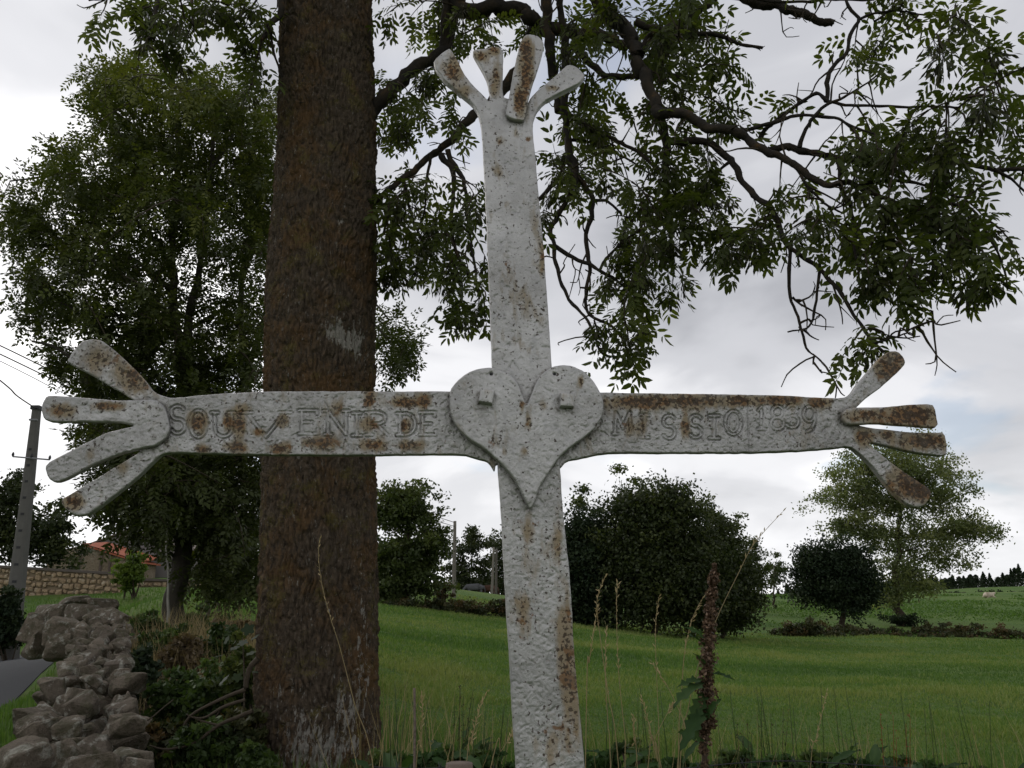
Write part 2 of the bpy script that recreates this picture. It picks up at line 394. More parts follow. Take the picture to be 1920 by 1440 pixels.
# ------------------------------------------------------------------ terrain
def XZ(px, Y, z): 
    dep = Y * CT + (z - EYE[2]) * ST
    return ((px - 960) / FPX * dep, Y, z)
CP = [(0, 0, .35), (0, -5, .25), (0, -30, 0), (0, -200, 0), (-3, 0, .3), (3, 0, .33), (0, 3, .38), (2.5, 3, .34), (-1.6, 4, .38), (0, 6, .28),
      (-8, 0, .1), (-20, 5, 0), (-60, 10, 0), (15, 3, .2), (60, 10, 0), (-30, -20, 0), (30, -20, 0), (200, -50, 0), (-200, -50, 0), (300, 60, 3), (-300, 60, 3)]
for px, lst in {850: [(8.5, .2), (15, .36), (25, .80), (40, 1.45), (55, 2.4), (70, 3.5), (110, 3.9), (200, 4), (600, 4)],
                1150: [(8.5, .15), (15, .26), (25, .45), (40, .6), (60, 1.0), (100, 2.4), (200, 4.5)],
                1450: [(8.5, .1), (15, .15), (25, .10), (45, .10), (60, .4), (100, 2.3), (150, 4.5), (220, 5.2), (400, 4), (700, 4)],
                1900: [(12, .05), (25, 0), (45, -.15), (60, .15), (100, 2.0), (150, 4.2), (260, 9.3), (450, 15), (700, 15)],
                2600: [(15, 0), (45, 0), (100, 2), (260, 8)],
                300: [(5, .42), (9, .65), (16, 1.2), (30, 2.1), (45, 2.9), (60, 3.9), (100, 6), (300, 8)],
                560: [(8, .5), (16, 1.0), (30, 1.7), (50, 2.6), (90, 4.5)],
                60: [(5, .15), (9, .15), (14, .2), (20, .2), (26, .28), (33, .6), (43, 2.35), (60, 3.6)],
                150: [(9, .40), (12.3, .80), (15, .95), (19, .75)],
                -250: [(10, .1), (16, .12), (25, .15), (40, 1.5), (80, 3)]}.items():
    for Y, z in lst: CP.append(XZ(px, Y, z))
CP = np.array(CP)
def _warp(x, y):
    return np.stack([np.arctan2(x, y) * 1.3, np.log1p(np.hypot(x, y) / 4.0)], -1)
_c = _warp(CP[:, 0], CP[:, 1])
def _phi(r): return r * r * np.log(r + 1e-9)
_n = len(_c); _A = np.zeros((_n + 3, _n + 3)); _D = np.linalg.norm(_c[:, None] - _c[None], axis=-1)
_A[:_n, :_n] = _phi(_D) + np.eye(_n) * 2e-3; _A[:_n, _n] = 1; _A[:_n, _n + 1:] = _c; _A[_n:, :_n] = _A[:_n, _n:].T
_w = np.linalg.solve(_A, np.concatenate([CP[:, 2], np.zeros(3)]))
def ground_z(x, y):
    x = np.asarray(x, float); y = np.asarray(y, float); sh = x.shape
    q = _warp(x.ravel(), y.ravel()); o = np.empty(len(q))
    for i in range(0, len(q), 20000):
        s = q[i:i + 20000]
        o[i:i + 20000] = _phi(np.linalg.norm(s[:, None] - _c[None], axis=-1)) @ _w[:_n] + _w[_n] + s @ _w[_n + 1:]
    r = np.hypot(x, y).ravel()
    p = np.stack([x.ravel(), y.ravel(), 0 * r], -1)
    o += np.clip(r / 12, 0.2, 1.2) * (.07 * fbm(p * .35, 5, 3) + .10 * fbm(p * .09, 9, 2))
    return o.reshape(sh)
def G(px, Y):
    """ground point under photo column px at distance Y"""
    x = (px - 960) / FPX * Y * CT
    for _ in range(4):
        z = float(ground_z(np.array([x]), np.array([float(Y)]))[0]); x = XZ(px, Y, z)[0]
    return np.array([x, Y, z])
az = np.concatenate([np.linspace(-math.pi, -.75, 60, endpoint=False), np.linspace(-.75, .75, 300, endpoint=False), np.linspace(.75, math.pi, 60, endpoint=False)])
rr = np.concatenate([[0.05], np.geomspace(.6, 3000, 230)])
A_, R_ = np.meshgrid(az, rr, indexing='ij'); gx = np.sin(A_) * R_; gy = np.cos(A_) * R_
V = np.stack([gx, gy, ground_z(gx, gy)], -1); na, nr = A_.shape
i = np.arange(na)[:, None]; j = np.arange(nr - 1)[None]; i2 = (i + 1) % na
mb = MB(); mb.add(V.reshape(-1, 3), np.stack([i * nr + j, i * nr + j + 1, i2 * nr + j + 1, i2 * nr + j], -1).reshape(-1, 4))
ground = mb.obj('ground', M_GROUND, kind='structure')

# road on the left, passing behind the dry stone wall
rp = smooth_path([(-7.2, -4), (-7.6, 4), (-9.0, 10.5), (-10.0, 17), (-12.0, 22), (-16.5, 25.8), (-25, 27.3), (-45, 28)], 90)
tg = unit(np.gradient(rp, axis=0)); nrm = np.stack([-tg[:, 1], tg[:, 0]], -1)
mb = MB(); rows = []
off = np.linspace(-1.7, 1.7, 9)
pts = rp[:, None] + nrm[:, None] * off[None, :, None]
zc = ground_z(pts[..., 0], pts[..., 1]); zc = zc.max(1, keepdims=True) * .5 + zc * .5 + .035 - .02 * (off / 1.7) ** 2
V = np.concatenate([pts, zc[..., None]], -1)
i = np.arange(89)[:, None] * 9; j = np.arange(8)[None]
mb.add(V.reshape(-1, 3), np.stack([i + j, i + j + 1, i + j + 10, i + j + 9], -1).reshape(-1, 4))
for e, sgn in ((0, -1), (8, 1)):     # soft shoulders down to the verge
    a_ = V[:, e]; b_ = a_ + np.concatenate([nrm * sgn * .12, np.full((90, 1), -.14)], -1)
    vv = np.stack([a_, b_], 1).reshape(-1, 3); k = np.arange(89) * 2
    mb.add(vv, np.stack([k, k + 1, k + 3, k + 2], -1))
mb.obj('road', M_ROAD, kind='structure')
# ------------------------------------------------------------------ the wayside cross
CD = 1.30; CYAW = R(4.0)
C0 = P(985, 790, CD); CX = np.array([math.cos(CYAW), math.sin(CYAW), 0]); CZ = np.array([0, 0, 1.0]); CN = np.array([math.sin(CYAW), -math.cos(CYAW), 0])
def on_plane(px, py):
    px = np.asarray(px, float); py = np.asarray(py, float)
    u = (px - 960) / FPX; v = (720 - py) / FPX
    d = np.stack([u, CT - v * ST, ST + v * CT], -1)
    t = ((C0 - EYE) @ CN) / (d @ CN)
    q = EYE + d * t[..., None] - C0
    return np.stack([q @ CX, q @ CZ], -1)
def to_world(ab, dep): return C0 + ab[..., 0:1] * CX + ab[..., 1:2] * CZ + np.asarray(dep)[..., None] * CN
def seg_dist(p, a, b):
    """distance of points p to segments a-b, and nearest points"""
    best = np.full(len(p), 1e9); near = np.zeros_like(p)
    for s, e in zip(a, b):
        d = e - s; t = np.clip(((p - s) @ d) / max(d @ d, 1e-12), 0, 1); q = s + t[:, None] * d
        r = np.linalg.norm(p - q, axis=1); m = r < best; best[m] = r[m]; near[m] = q[m]
    return best, near
def inside(p, poly):
    c = np.zeros(len(p), bool); x, y = p[:, 0], p[:, 1]
    for (x1, y1), (x2, y2) in zip(poly, np.roll(poly, -1, 0)):
        if y1 == y2: continue
        m = ((y1 > y) != (y2 > y)) & (x < (x2 - x1) * (y - y1) / (y2 - y1) + x1); c ^= m
    return c
RUST = np.array([(988,130,14,40,1),(975,190,12,30,1),(985,90,12,15,.8),(850,130,18,25,.9),(870,170,20,15,.5),(900,105,12,10,.9),(927,95,12,8,.8),(928,150,12,30,.6),(1040,165,12,6,.6),
 (938,265,10,12,.7),(968,252,12,10,.6),(992,260,6,6,.8),(930,320,25,14,.5),(1003,420,8,70,.55),(1017,480,6,40,1.0),(950,510,18,26,.5),(975,560,22,36,.6),(1010,590,15,20,.5),(960,640,30,20,.4),
 (990,1000,22,28,.5),(1045,1010,16,60,.7),(980,1160,20,50,.8),(1060,1200,18,90,.9),(1072,1300,18,100,.9),(1030,1390,36,50,.6),(1000,1060,36,50,.35),
 (372,790,16,18,1),(425,790,8,15,.9),(448,795,12,25,1),(530,790,12,12,1),(485,810,10,8,.8),(440,840,22,12,.9),(380,842,14,8,.8),(525,842,20,10,.9),(600,830,35,12,.8),(692,745,10,22,.8),(760,755,30,10,.8),
 (795,750,14,12,.7),(690,795,15,12,.8),(760,797,10,14,.9),(700,835,25,10,.8),(770,835,25,10,.8),(460,765,15,8,.5),(630,765,12,15,.6),
 (250,710,25,25,.9),(190,675,40,25,.5),(115,770,25,12,.9),(205,762,30,8,.9),(140,940,18,15,1.1),(170,850,20,15,.3),(230,880,20,15,.3),
 (1190,755,50,12,.9),(1290,752,70,12,1.05),(1390,752,25,10,.9),(1460,750,45,10,1),(1540,755,20,12,.8),(1205,800,12,25,.6),(1285,800,10,20,.6),(1180,800,12,15,.5),
 (1670,690,25,30,1),(1690,668,10,10,.6),(1710,780,50,18,.95),(1620,780,30,10,.7),(1735,828,45,14,1.1),(1660,815,20,10,.6),(1700,905,40,30,1.1),(1730,925,18,18,.8),(1620,820,15,20,.9),
 (990,790,8,25,.6),(985,845,8,10,.6),(925,830,12,20,.4),(1090,715,6,12,.6),(1020,760,12,12,.4),(978,760,6,10,.6),(945,850,6,8,.4)])
RUST[:, 4] *= np.where((RUST[:, 0] > 895) & (RUST[:, 0] < 1100) & ((RUST[:, 1] > 960) | ((RUST[:, 1] > 235) & (RUST[:, 1] < 680))), .62, 1.0)
def rust_at(w):
    px, py = proj(w); r = np.zeros(len(w))
    for cx, cy, rx, ry, s in RUST: r += s * np.exp(-((px - cx) / rx) ** 2 - ((py - cy) / ry) ** 2)
    return np.clip(r, 0, 1.3)
def densify(poly, step, wob, seed):
    out = []
    for a, b in zip(poly, np.roll(poly, -1, 0)):
        n = max(1, int(np.linalg.norm(b - a) / step)); t = np.arange(n)[:, None] / n
        out.append(a + (b - a) * t)
    q = np.concatenate(out)
    n3 = np.concatenate([q, np.zeros((len(q), 1))], -1)
    return q + wob * np.stack([fbm(n3 * 90, seed, 3), fbm(n3 * 90 + 50, seed + 3, 3)], -1)
def corner_round(poly, it=1):
    for _ in range(it):
        q = np.empty((len(poly) * 2, 2)); nx = np.roll(poly, -1, 0)
        q[0::2] = poly * .8 + nx * .2; q[1::2] = poly * .2 + nx * .8; poly = q
    return poly
def plate(polypx, front, thick, cell=.0014, rnd=.0022, lump=1.0, groove=None, seed=0, it=1):
    """a flat forged iron piece cut to an outline: uneven face, rounded edge, real thickness"""
    poly = on_plane(*np.array(polypx, float).T)
    poly = densify(corner_round(poly, it), .006, .0007, seed)
    lo = poly.min(0) - 2 * cell; hi = poly.max(0) + 2 * cell
    nx, ny = (np.ceil((hi - lo) / cell)).astype(int) + 1
    gx_, gy_ = np.meshgrid(lo[0] + np.arange(nx) * cell, lo[1] + np.arange(ny) * cell, indexing='ij')
    p = np.stack([gx_, gy_], -1).reshape(-1, 2); ins = inside(p, poly)
    I = ins.reshape(nx, ny); cells = I[:-1, :-1] | I[1:, :-1] | I[1:, 1:] | I[:-1, 1:]
    ci, cj = np.nonzero(cells); idx = lambda i, j: i * ny + j
    q = np.stack([idx(ci, cj), idx(ci + 1, cj), idx(ci + 1, cj + 1), idx(ci, cj + 1)], -1)
    used = np.unique(q); rem = np.full(nx * ny, -1); rem[used] = np.arange(len(used)); q = rem[q]; p = p[used]; ins = ins[used]
    d, near = seg_dist(p, poly, np.roll(poly, -1, 0)); out = ~ins; p[out] = near[out]; d[out] = 0
    p3 = np.concatenate([p, np.zeros((len(p), 1))], -1)
    h = front - np.where(d < rnd, rnd - np.sqrt(np.maximum(rnd ** 2 - (rnd - d) ** 2, 0)), 0)
    ed = np.clip(d / rnd, 0.25, 1)
    gm = groove(p) if groove is not None else 0
    calm = 1.0 if groove is None else np.clip(1 - groove.near(p), .35, 1)
    pr_ = np.stack([p3[:, 0] * .82 + p3[:, 1] * .57, p3[:, 1] * .82 - p3[:, 0] * .57, 0 * p3[:, 0] + .31], -1); pr_ = pr_ + .0035 * np.stack([fbm(pr_ * 110, 2, 2), fbm(pr_ * 110 + 9, 4, 2), 0 * d], -1)
    if seed == 3: calm = np.clip(1.0 - (p[:, 1] - .02) / .35, .28, 1.0)
    bmp = vnoise(pr_ * 170 + 3, seed + 5); bm2 = vnoise(pr_ * np.array([360, 320, 1]) + 7, seed + 8)
    h = h + .7 * lump * ed * calm * (.0006 * fbm(p3 * 45, seed + 1, 2) + .0006 * np.clip(bmp, -.35, 1) + .0008 * bm2)
    pit = vnoise(pr_ * 210 + 9, seed + 12); h = h - lump * .0018 * np.clip(pit - .5, 0, 1) / .5 * ed
    h = h - gm
    # sides and back
    e = np.concatenate([q[:, [0, 1]], q[:, [1, 2]], q[:, [2, 3]], q[:, [3, 0]]]); key = np.sort(e, 1); k = key[:, 0] * len(p) + key[:, 1]
    _, inv, cnt = np.unique(k, return_inverse=True, return_counts=True); be = e[cnt[inv] == 1]
    bv = np.unique(be); m2 = np.full(len(p), -1); m2[bv] = np.arange(len(bv))
    wf = to_world(p, h); wb = to_world(p, np.full(len(p), front - thick)); n = len(p)
    side = np.stack([be[:, 1], be[:, 0], be[:, 0] + n, be[:, 1] + n], -1)
    return np.concatenate([wf, wb]), np.concatenate([q, side, q[:, ::-1] + n])
def build_plate(V, Q, name, parent, cuts=(), grime=.08, joints=(), base_rust=.05, **tags):
    """cuts: (name, sideline (a, b) in photo pixels, box) -> faces beyond the line become a part of their own"""
    fc = V[Q].mean(1); px, py = proj(fc); owner = np.zeros(len(Q), int)
    for k, (nm, (a, b), (x0, y0, x1, y1)) in enumerate(cuts, 1):
        s = (b[0] - a[0]) * (py - a[1]) - (b[1] - a[1]) * (px - a[0])
        owner[(s > 0) & (px > x0) & (px < x1) & (py > y0) & (py < y1)] = k
    main = None
    for k in range(len(cuts) + 1):
        f = Q[owner == k]; used = np.unique(f); rem = np.full(len(V), -1); rem[used] = np.arange(len(used))
        w = V[used]; m = MB(); joint_shade = np.zeros(len(w)); gx_, gy_ = proj(w); wp = np.stack([gx_, gy_], -1)
        for jp in joints: near_ = np.nonzero(((wp > jp.min(0) - 20) & (wp < jp.max(0) + 20)).all(1))[0]; joint_shade[near_] = np.maximum(joint_shade[near_], np.exp(-(seg_dist(wp[near_], jp, np.roll(jp, -1, 0))[0] / 5.5) ** 2)) if len(near_) else 0
        m.add(w, rem[f], a=np.clip(grime + .5 * fbm(w * 14, 5, 3) + 1.0 * joint_shade, 0, 1.3))  # base grime plus a dark shadow line painted along the overlapping parts' outlines
        o = m.obj(name if k == 0 else cuts[k - 1][0], M_IRON, parent, extra={'rust': np.clip(rust_at(w) + base_rust * (1 + .8 * fbm(w * 18, 9, 3)), 0, 1.4)}, **(tags if k == 0 else {}))
        main = main or o
    return main
cross = thing('wayside_cross', (float(C0[0]), float(C0[1]), float(ground_z(C0[0:1], C0[1:2])[0])), 'silver-painted rusty iron cross with a heart and finger-like ends', 'cross')

class Dents:
    def __init__(s, f): s.f = f
    def __call__(s, p): return s.f(p)
    def near(s, p): return 0 * p[:, 0]
TOPF = [(984,71),(995,70),(1010,75),(1019,86),(1018,98),(1010,127),(1000,157),(991,186),(984,223),(982,231),(972,231),(958,228),(948,221),(948.5,207),(955,182),(960,150),(968,113),(975,86)]
LPL = [(82,757),(90,743),(110,743),(167,748),(217,752),(253,752),(293,750),(310,763),(318,783),(320,807),(313,823),(293,837),(267,842),(240,848),(207,860),(167,877),(133,897),(107,907),(93,897),(87,877),(97,865),(133,848),(167,830),(200,813),(233,805),(257,799),(233,794),(200,792),(150,792),(100,793),(85,787),(80,770)]
RPL = [(1577,774.6),(1585,767.5),(1606.5,765),(1654,765),(1697.6,760),(1745,758),(1751,770.6),(1757,804),(1721,801.5),(1674,797.6),(1634,795),(1606.5,797),(1587,798),(1578,788)]
HRT = [(986,765),(995,742),(1003,722),(1015.5,704),(1033,693),(1051,689),(1071,691),(1093,702),(1109,718),(1120,735.5),(1128,755.5),(1129,773),(1123,791),(1111,809),(1089,827),(1067,842),(1044,864),(1022,895.5),(1009,918),(999,949),(993,957),(989,953),(978,929),(960,895.5),(933,867),(907,844),(878,827),(855.5,804),(845.5,782),(842,758),(844,735.5),(855.5,720),(875.5,704),(898,696),(920,694),(938,698),(955.5,708),(969,722),(977,742)]
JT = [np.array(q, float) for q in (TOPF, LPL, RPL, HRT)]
SHAFT = [(897,209),(885,192),(864,175),(833,150),(817,127),(813,112),(841,89),(847,94),(856,109),(868,134),(885,157),(906,177.5),(917,190),(919,186),(919,173),(914,148),(904,127.5),(891,105),(886,95),(893,91),(914,90),(920,86),(933,86),(941,90),(944,102),(943,134),(942,161),(944,182),
 (952,184),(989,194),(995,182),(1010,167),(1029,152),(1052,132),(1066,120),(1081,124),(1096,138),(1096,144),(1087,155),(1072,163),(1041,177.5),(1020,190),(1006,207),(1000,225),(999,248),(1005,300),(1010,367),(1020,467),(1028,583),(1035,690),(1050,864),(1053,922),(1058,980),(1070,1093),(1077,1227),(1088,1343),(1097,1440),(1170,2600),
 (1042,2600),(968,1440),(961,1340),(955,1227),(948,1127),(940,960),(933,871),(923,690),(917,533),(912,400),(907,300),(905,259),(902,230)]
V_, Q_ = plate(SHAFT, 0.0, .014, lump=1.0, seed=3)
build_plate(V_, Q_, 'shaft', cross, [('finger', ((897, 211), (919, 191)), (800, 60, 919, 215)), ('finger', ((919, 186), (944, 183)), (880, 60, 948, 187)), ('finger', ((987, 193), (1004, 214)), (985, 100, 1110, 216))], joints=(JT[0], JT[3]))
V_, Q_ = plate(TOPF, .010, .0098, rnd=.0022, lump=.6, seed=21)
build_plate(V_, Q_, 'finger', cross)

# crossbar with the chiselled inscription
def arc(cx, cy, rx, ry, a0, a1, n=18):
    t = np.radians(np.linspace(a0, a1, n)); return [(cx + rx * math.cos(k), cy + ry * math.sin(k)) for k in t]
GLY = {'S': [arc(.5, .75, .38, .24, 30, 270) + arc(.5, .26, .40, .26, 90, -150)], 'O': [arc(.5, .5, .44, .5, 0, 360, 30)], 'U': [[(.1, 1), (.1, .4)] + arc(.5, .38, .4, .36, 180, 360) + [(.9, .4), (.9, 1)], [(-.05, 1), (.25, 1)], [(.75, 1), (1.05, 1)]],
 'V': [[(.0, 1), (.5, 0), (1, 1)], [(-.15, 1), (.15, 1)], [(.85, 1), (1.15, 1)]], 'E': [[(.15, 0), (.15, 1)], [(0, 1), (.9, 1), (.9, .85)], [(.15, .5), (.65, .5)], [(0, 0), (.95, 0), (.95, .18)]],
 'N': [[(.1, 0), (.1, 1), (.9, 0), (.9, 1)], [(-.05, 0), (.25, 0)], [(.75, 1), (1.05, 1)], [(-.1, 1), (.1, 1)]], 'I': [[(.5, 0), (.5, 1)], [(.2, 0), (.8, 0)], [(.2, 1), (.8, 1)]],
 'R': [[(.15, 0), (.15, 1)], [(0, 1), (.55, 1)] + arc(.55, .75, .33, .25, 90, -90) + [(.15, .5)], [(.5, .5), (.95, 0)], [(0, 0), (.3, 0)]], 'D': [[(.15, 0), (.15, 1)], [(0, 1), (.4, 1)] + arc(.4, .5, .5, .5, 90, -90) + [(0, 0)]],
 'M': [[(.05, 0), (.12, 1), (.5, .25), (.88, 1), (.95, 0)], [(-.05, 0), (.18, 0)], [(.82, 0), (1.05, 0)]], '1': [[(.5, 0), (.5, 1), (.25, .85)], [(.2, 0), (.8, 0)]],
 '8': [arc(.5, .75, .33, .25, 0, 360, 22), arc(.5, .26, .4, .26, 0, 360, 22)], '3': [arc(.45, .75, .36, .25, 150, -90) + arc(.45, .26, .42, .26, 90, -150)], '9': [arc(.5, .70, .38, .30, 0, 360, 24), [(.88, .7), (.86, .4), (.7, .1), (.4, 0)]]}
TXT = [('S', 331, 786, 34, 52, 0), ('O', 370, 794, 36, 50, 0), ('U', 417, 796, 40, 46, 0), ('V', 497, 796, 74, 46, 0), ('E', 578, 791, 38, 44, 0), ('N', 631, 792, 42, 44, 0), ('I', 668, 795, 26, 42, 0), ('R', 706, 794, 42, 42, 0), ('D', 763, 795, 38, 40, 0), ('E', 803, 794, 32, 42, 0),
 ('M', 1169, 793, 34, 40, 0), ('I', 1210, 799, 26, 42, 0), ('S', 1256, 800, 28, 44, 0), ('S', 1306, 799, 28, 42, 0), ('I', 1341, 800, 30, 42, 0), ('O', 1377, 792, 34, 44, 0), ('O', 1377, 792, 15, 30, 1), ('1', 1430, 783, 22, 42, 0), ('8', 1460, 783, 30, 44, 0), ('3', 1489, 780, 28, 42, 0), ('9', 1520, 785, 28, 46, 0)]
SEG = []
for ch, cx, cy, w, h, thin in TXT:
    for st in GLY[ch]:
        s = np.array(st); q = on_plane(cx + (s[:, 0] - .5) * w, cy - (s[:, 1] - .5) * h)
        SEG.append((q, thin))
LINE = on_plane(np.array([1404, 1405, 1407]), np.array([736, 790, 850]))
class Engrave:
  near = lambda s, p: s.n_
  def __call__(self, p):
    g = np.zeros(len(p)); wv = fbm(np.concatenate([p, np.zeros((len(p), 1))], -1) * 60, 77, 3)
    fade = np.clip(.85 + 1.0 * wv, .35, 1.15)
    m = np.zeros(len(p)) + 1e9
    for q, thin in SEG:
        lo = q.min(0) - .012; hi = q.max(0) + .012
        k = np.nonzero(((p > lo) & (p < hi)).all(1))[0]
        if not len(k): continue
        d, _ = seg_dist(p[k], q[:-1], q[1:])
        if thin: g[k] = np.maximum(g[k], .0016 * np.exp(-(d / .0010) ** 2))
        else: m[k] = np.minimum(m[k], d)
    g = np.maximum(g, np.where(m < .02, .0040 * np.exp(-((m - .0027) / .00085) ** 2), 0) * fade)
    self.n_ = np.exp(-(np.minimum(m, 1) / .007) ** 2)
    d, _ = seg_dist(p, LINE[:-1], LINE[1:]); return np.maximum(g, .0022 * np.exp(-(d / .0011) ** 2))
engrave = Engrave()
BAR = [(320,745),(300,740),(283,730),(270,713),(253,693),(230,672),(207,650),(190,637),(173,633),(153,637),(140,650),(130,663),(122,677),(140,687),(167,700),(200,720),(227,735),(253,752),(268,770),(270,800),(268,830),(258,848),(233,863),(200,883),(167,903),(133,923),(112,936),(113,946),(127,960),(143,967),(160,965),(180,953),(207,933),(240,907),(267,883),(287,863),(300,851),(320,847),
 (400,850),(500,852),(640,853),(740,852),(831,851),(869,851.5),(895.5,859),(913,863),(921,872),(928,884),(930,868),(960,864),(1030,864),(1051,878),(1064,863),(1089,859),(1115.5,852),(1151,848),(1238,848.5),(1397,848),(1476,846),(1555,841),(1595,836),(1610.5,846),(1634,867.6),(1654,893),(1678,923),(1701.5,943),(1721,952),(1737,947),(1749,931),(1749,917),(1721,899),(1694,881),(1666,860),(1650,846),(1632,832),(1636,828),
 (1654,832),(1694,842),(1733,850),(1777,854.6),(1780,842),(1775,809),(1753,810),(1705.5,809),(1666,804),(1630,800),(1612,796),(1604,780),(1606.5,765),(1622,749),(1642,735),(1666,715),(1690,693),(1701.5,680),(1697.6,668),(1686,656.6),(1670,656.6),(1654,668),(1634,691.5),(1610.5,719),(1599,737),(1583,745),
 (1535,744),(1476,740),(1405,738),(1238,736),(1127,734),(985,733),(845,732),(640,732),(500,732),(400,737),(350,742)]
V_, Q_ = plate(BAR, -.004, .012, lump=1.15, groove=engrave, seed=40, cell=.00105)
build_plate(V_, Q_, 'crossbar', cross, [('finger', ((252, 752), (286, 732)), (100, 600, 290, 752)), ('finger', ((300, 852), (258, 846)), (100, 846, 300, 1000)),
   ('finger', ((1598, 737), (1607, 764)), (1598, 640, 1720, 770)), ('finger', ((1632, 799), (1634, 829)), (1630, 797, 1800, 858)), ('finger', ((1633, 829), (1594, 838)), (1594, 829, 1760, 970))],
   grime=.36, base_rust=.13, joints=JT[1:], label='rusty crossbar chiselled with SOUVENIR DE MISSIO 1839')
V_, Q_ = plate(LPL, .006, .0098, rnd=.0022, lump=1.0, seed=61)
build_plate(V_, Q_, 'finger_plate', cross, [('finger', ((253, 800), (256, 750)), (60, 720, 256, 797)), ('finger', ((262, 844), (256, 797)), (60, 797, 262, 920))], grime=.30, base_rust=.10)
V_, Q_ = plate(RPL, .006, .0098, rnd=.0022, lump=1.0, seed=67)
build_plate(V_, Q_, 'finger', cross, base_rust=.28)
V_, Q_ = plate(HRT, .017, .015, rnd=.0022, lump=.8, seed=80, it=1,
    groove=Dents(lambda p: .0032 * np.exp(-(seg_dist(p, on_plane(np.array([920.0, 1037]), np.array([706.0, 706])), on_plane(np.array([921.0, 1038]), np.array([706.0, 706])))[0] / .0026) ** 4)))
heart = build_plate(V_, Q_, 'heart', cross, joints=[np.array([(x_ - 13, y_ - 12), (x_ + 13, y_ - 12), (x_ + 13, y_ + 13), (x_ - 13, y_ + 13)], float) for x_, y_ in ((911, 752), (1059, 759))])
def bolt(px, py, rot, w):
    """square forged bolt head standing proud of the heart"""
    a, b = on_plane(np.array([px]), np.array([py]))[0]; m = MB(); rings = []
    for dep, k in ((.015, 1.04), (.0295, 1.0), (.0312, .9), (.0318, .6)):
        sq = np.array([(-1, -1), (-.5, -1.03), (.5, -.98), (1, -1), (1, -.5), (1.02, .5), (1, 1), (.5, 1), (-.5, 1.03), (-1, 1), (-1.02, .4), (-1, -.5)]) * w / 2 * k
        sq = sq @ np.array([(math.cos(rot), math.sin(rot)), (-math.sin(rot), math.cos(rot))])
        rings.append(to_world(sq + (a, b), np.full(12, dep)))
    rings = np.array(rings); ns = 12
    i = np.arange(3)[:, None] * ns; j = np.arange(ns)[None]; k = (j + 1) % ns
    v = np.concatenate([rings.reshape(-1, 3), to_world(np.array([[a, b]]), np.array([.0318]))])
    m.add(v, np.stack([i + j, i + k, i + ns + k, i + ns + j], -1).reshape(-1, 4), [(36 + q, 36 + (q + 1) % ns, 48) for q in range(ns)])
    m.obj('bolt_head', M_IRON, heart, smooth=False, extra={'rust': np.full(49, .15)})
bolt(911, 751, R(-10), .021); bolt(1059, 758, R(-3), .021)
def nail(px, py):
    a, b = on_plane(np.array([px]), np.array([py]))[0]; m = MB()
    th = np.arange(10) / 10 * 2 * math.pi
    rg = np.stack([np.cos(th), np.sin(th)], -1)
    v = np.concatenate([to_world(rg * .0026 + (a, b), np.full(10, .013)), to_world(rg * .0022 + (a, b), np.full(10, .0155)), to_world(np.array([[a, b]]), np.array([.0158]))])
    m.add(v, [(k, (k + 1) % 10, 10 + (k + 1) % 10, 10 + k) for k in range(10)], [(10 + k, 10 + (k + 1) % 10, 20) for k in range(10)])
    m.obj('rivet', M_WIRE, heart)
nail(920.5, 706); nail(1037.5, 706)
# ------------------------------------------------------------------ leaves
def leaf_template(nl, seed, wid=.32, droop=.25, five=True):
    """compound ash leaf of nl leaflets along +X, unit length"""
    r = np.random.default_rng(seed); v = []; t = []; tint = []
    pairs = (nl - 1) // 2; pos = []
    for k in range(pairs):
        s = .30 + .55 * k / max(1, pairs - 1)
        pos += [(s, 1), (s, -1)]
    pos.append((.88, 0))
    for s, sd in pos:
        L_ = (.30 + .06 * r.uniform(-1, 1)) * (1.0 if sd else 1.05); ang = sd * R(58 + 10 * r.uniform(-1, 1)) if sd else R(6 * r.uniform(-1, 1))
        d = np.array([math.cos(ang), math.sin(ang), -.12 - .35 * r.random()]); d /= np.linalg.norm(d)
        n0 = np.array([0.35 * r.uniform(-1, 1), .35 * r.uniform(-1, 1), 1.0]); y = np.cross(n0, d); y /= np.linalg.norm(y); z = np.cross(d, y)
        b = np.array([s, .012 * sd, -droop * s * s]); w = L_ * wid * .5
        m = b + d * L_ * .45; k = len(v)
        if five:
            m2 = b + d * L_ * .70 - z * .006; m1 = b + d * L_ * .26
            v += [b, m1 + y * w * .82 + z * w * .22, m1, m1 - y * w * .82 + z * w * .22, m2 + y * w * .80 + z * w * .2, m2, m2 - y * w * .80 + z * w * .2, b + d * L_ - z * .035]
            t += [(k, k + 2, k + 1), (k, k + 3, k + 2), (k + 1, k + 2, k + 5), (k + 1, k + 5, k + 4), (k + 2, k + 3, k + 6), (k + 2, k + 6, k + 5), (k + 4, k + 5, k + 7), (k + 5, k + 6, k + 7)]; tint += [r.uniform(-.12, .12)] * 8
        else:
            v += [b, m + y * w, b + d * L_, m - y * w]; t += [(k, k + 3, k + 2), (k, k + 2, k + 1)]; tint += [r.uniform(-.12, .12)] * 4
    k = len(v); v += [(0, .004, 0), (0, -.004, 0), (.9, 0, -droop * .81)]; t.append((k, k + 1, k + 2)); tint += [-.3] * 3
    return np.array(v), np.array(t), np.array(tint)
def scatter(mb, tmpl, pos, dirs, scale, tint, roll=None):
    v, t, tn = tmpl; n = len(pos)
    if n == 0: return
    x = unit(dirs); up = np.array([0, 0, 1.0]) + rng.normal(0, .35, (n, 3))
    y = unit(np.cross(up, x)); z = np.cross(x, y)
    W_ = pos[:, None] + scale[:, None, None] * (v[None, :, 0:1] * x[:, None] + v[None, :, 1:2] * y[:, None] + v[None, :, 2:3] * z[:, None])
    mb.add(W_.reshape(-1, 3), tris=(t[None] + (np.arange(n) * len(v))[:, None, None]).reshape(-1, 3), a=np.clip(tint[:, None] + tn[None], 0, 1).reshape(-1))

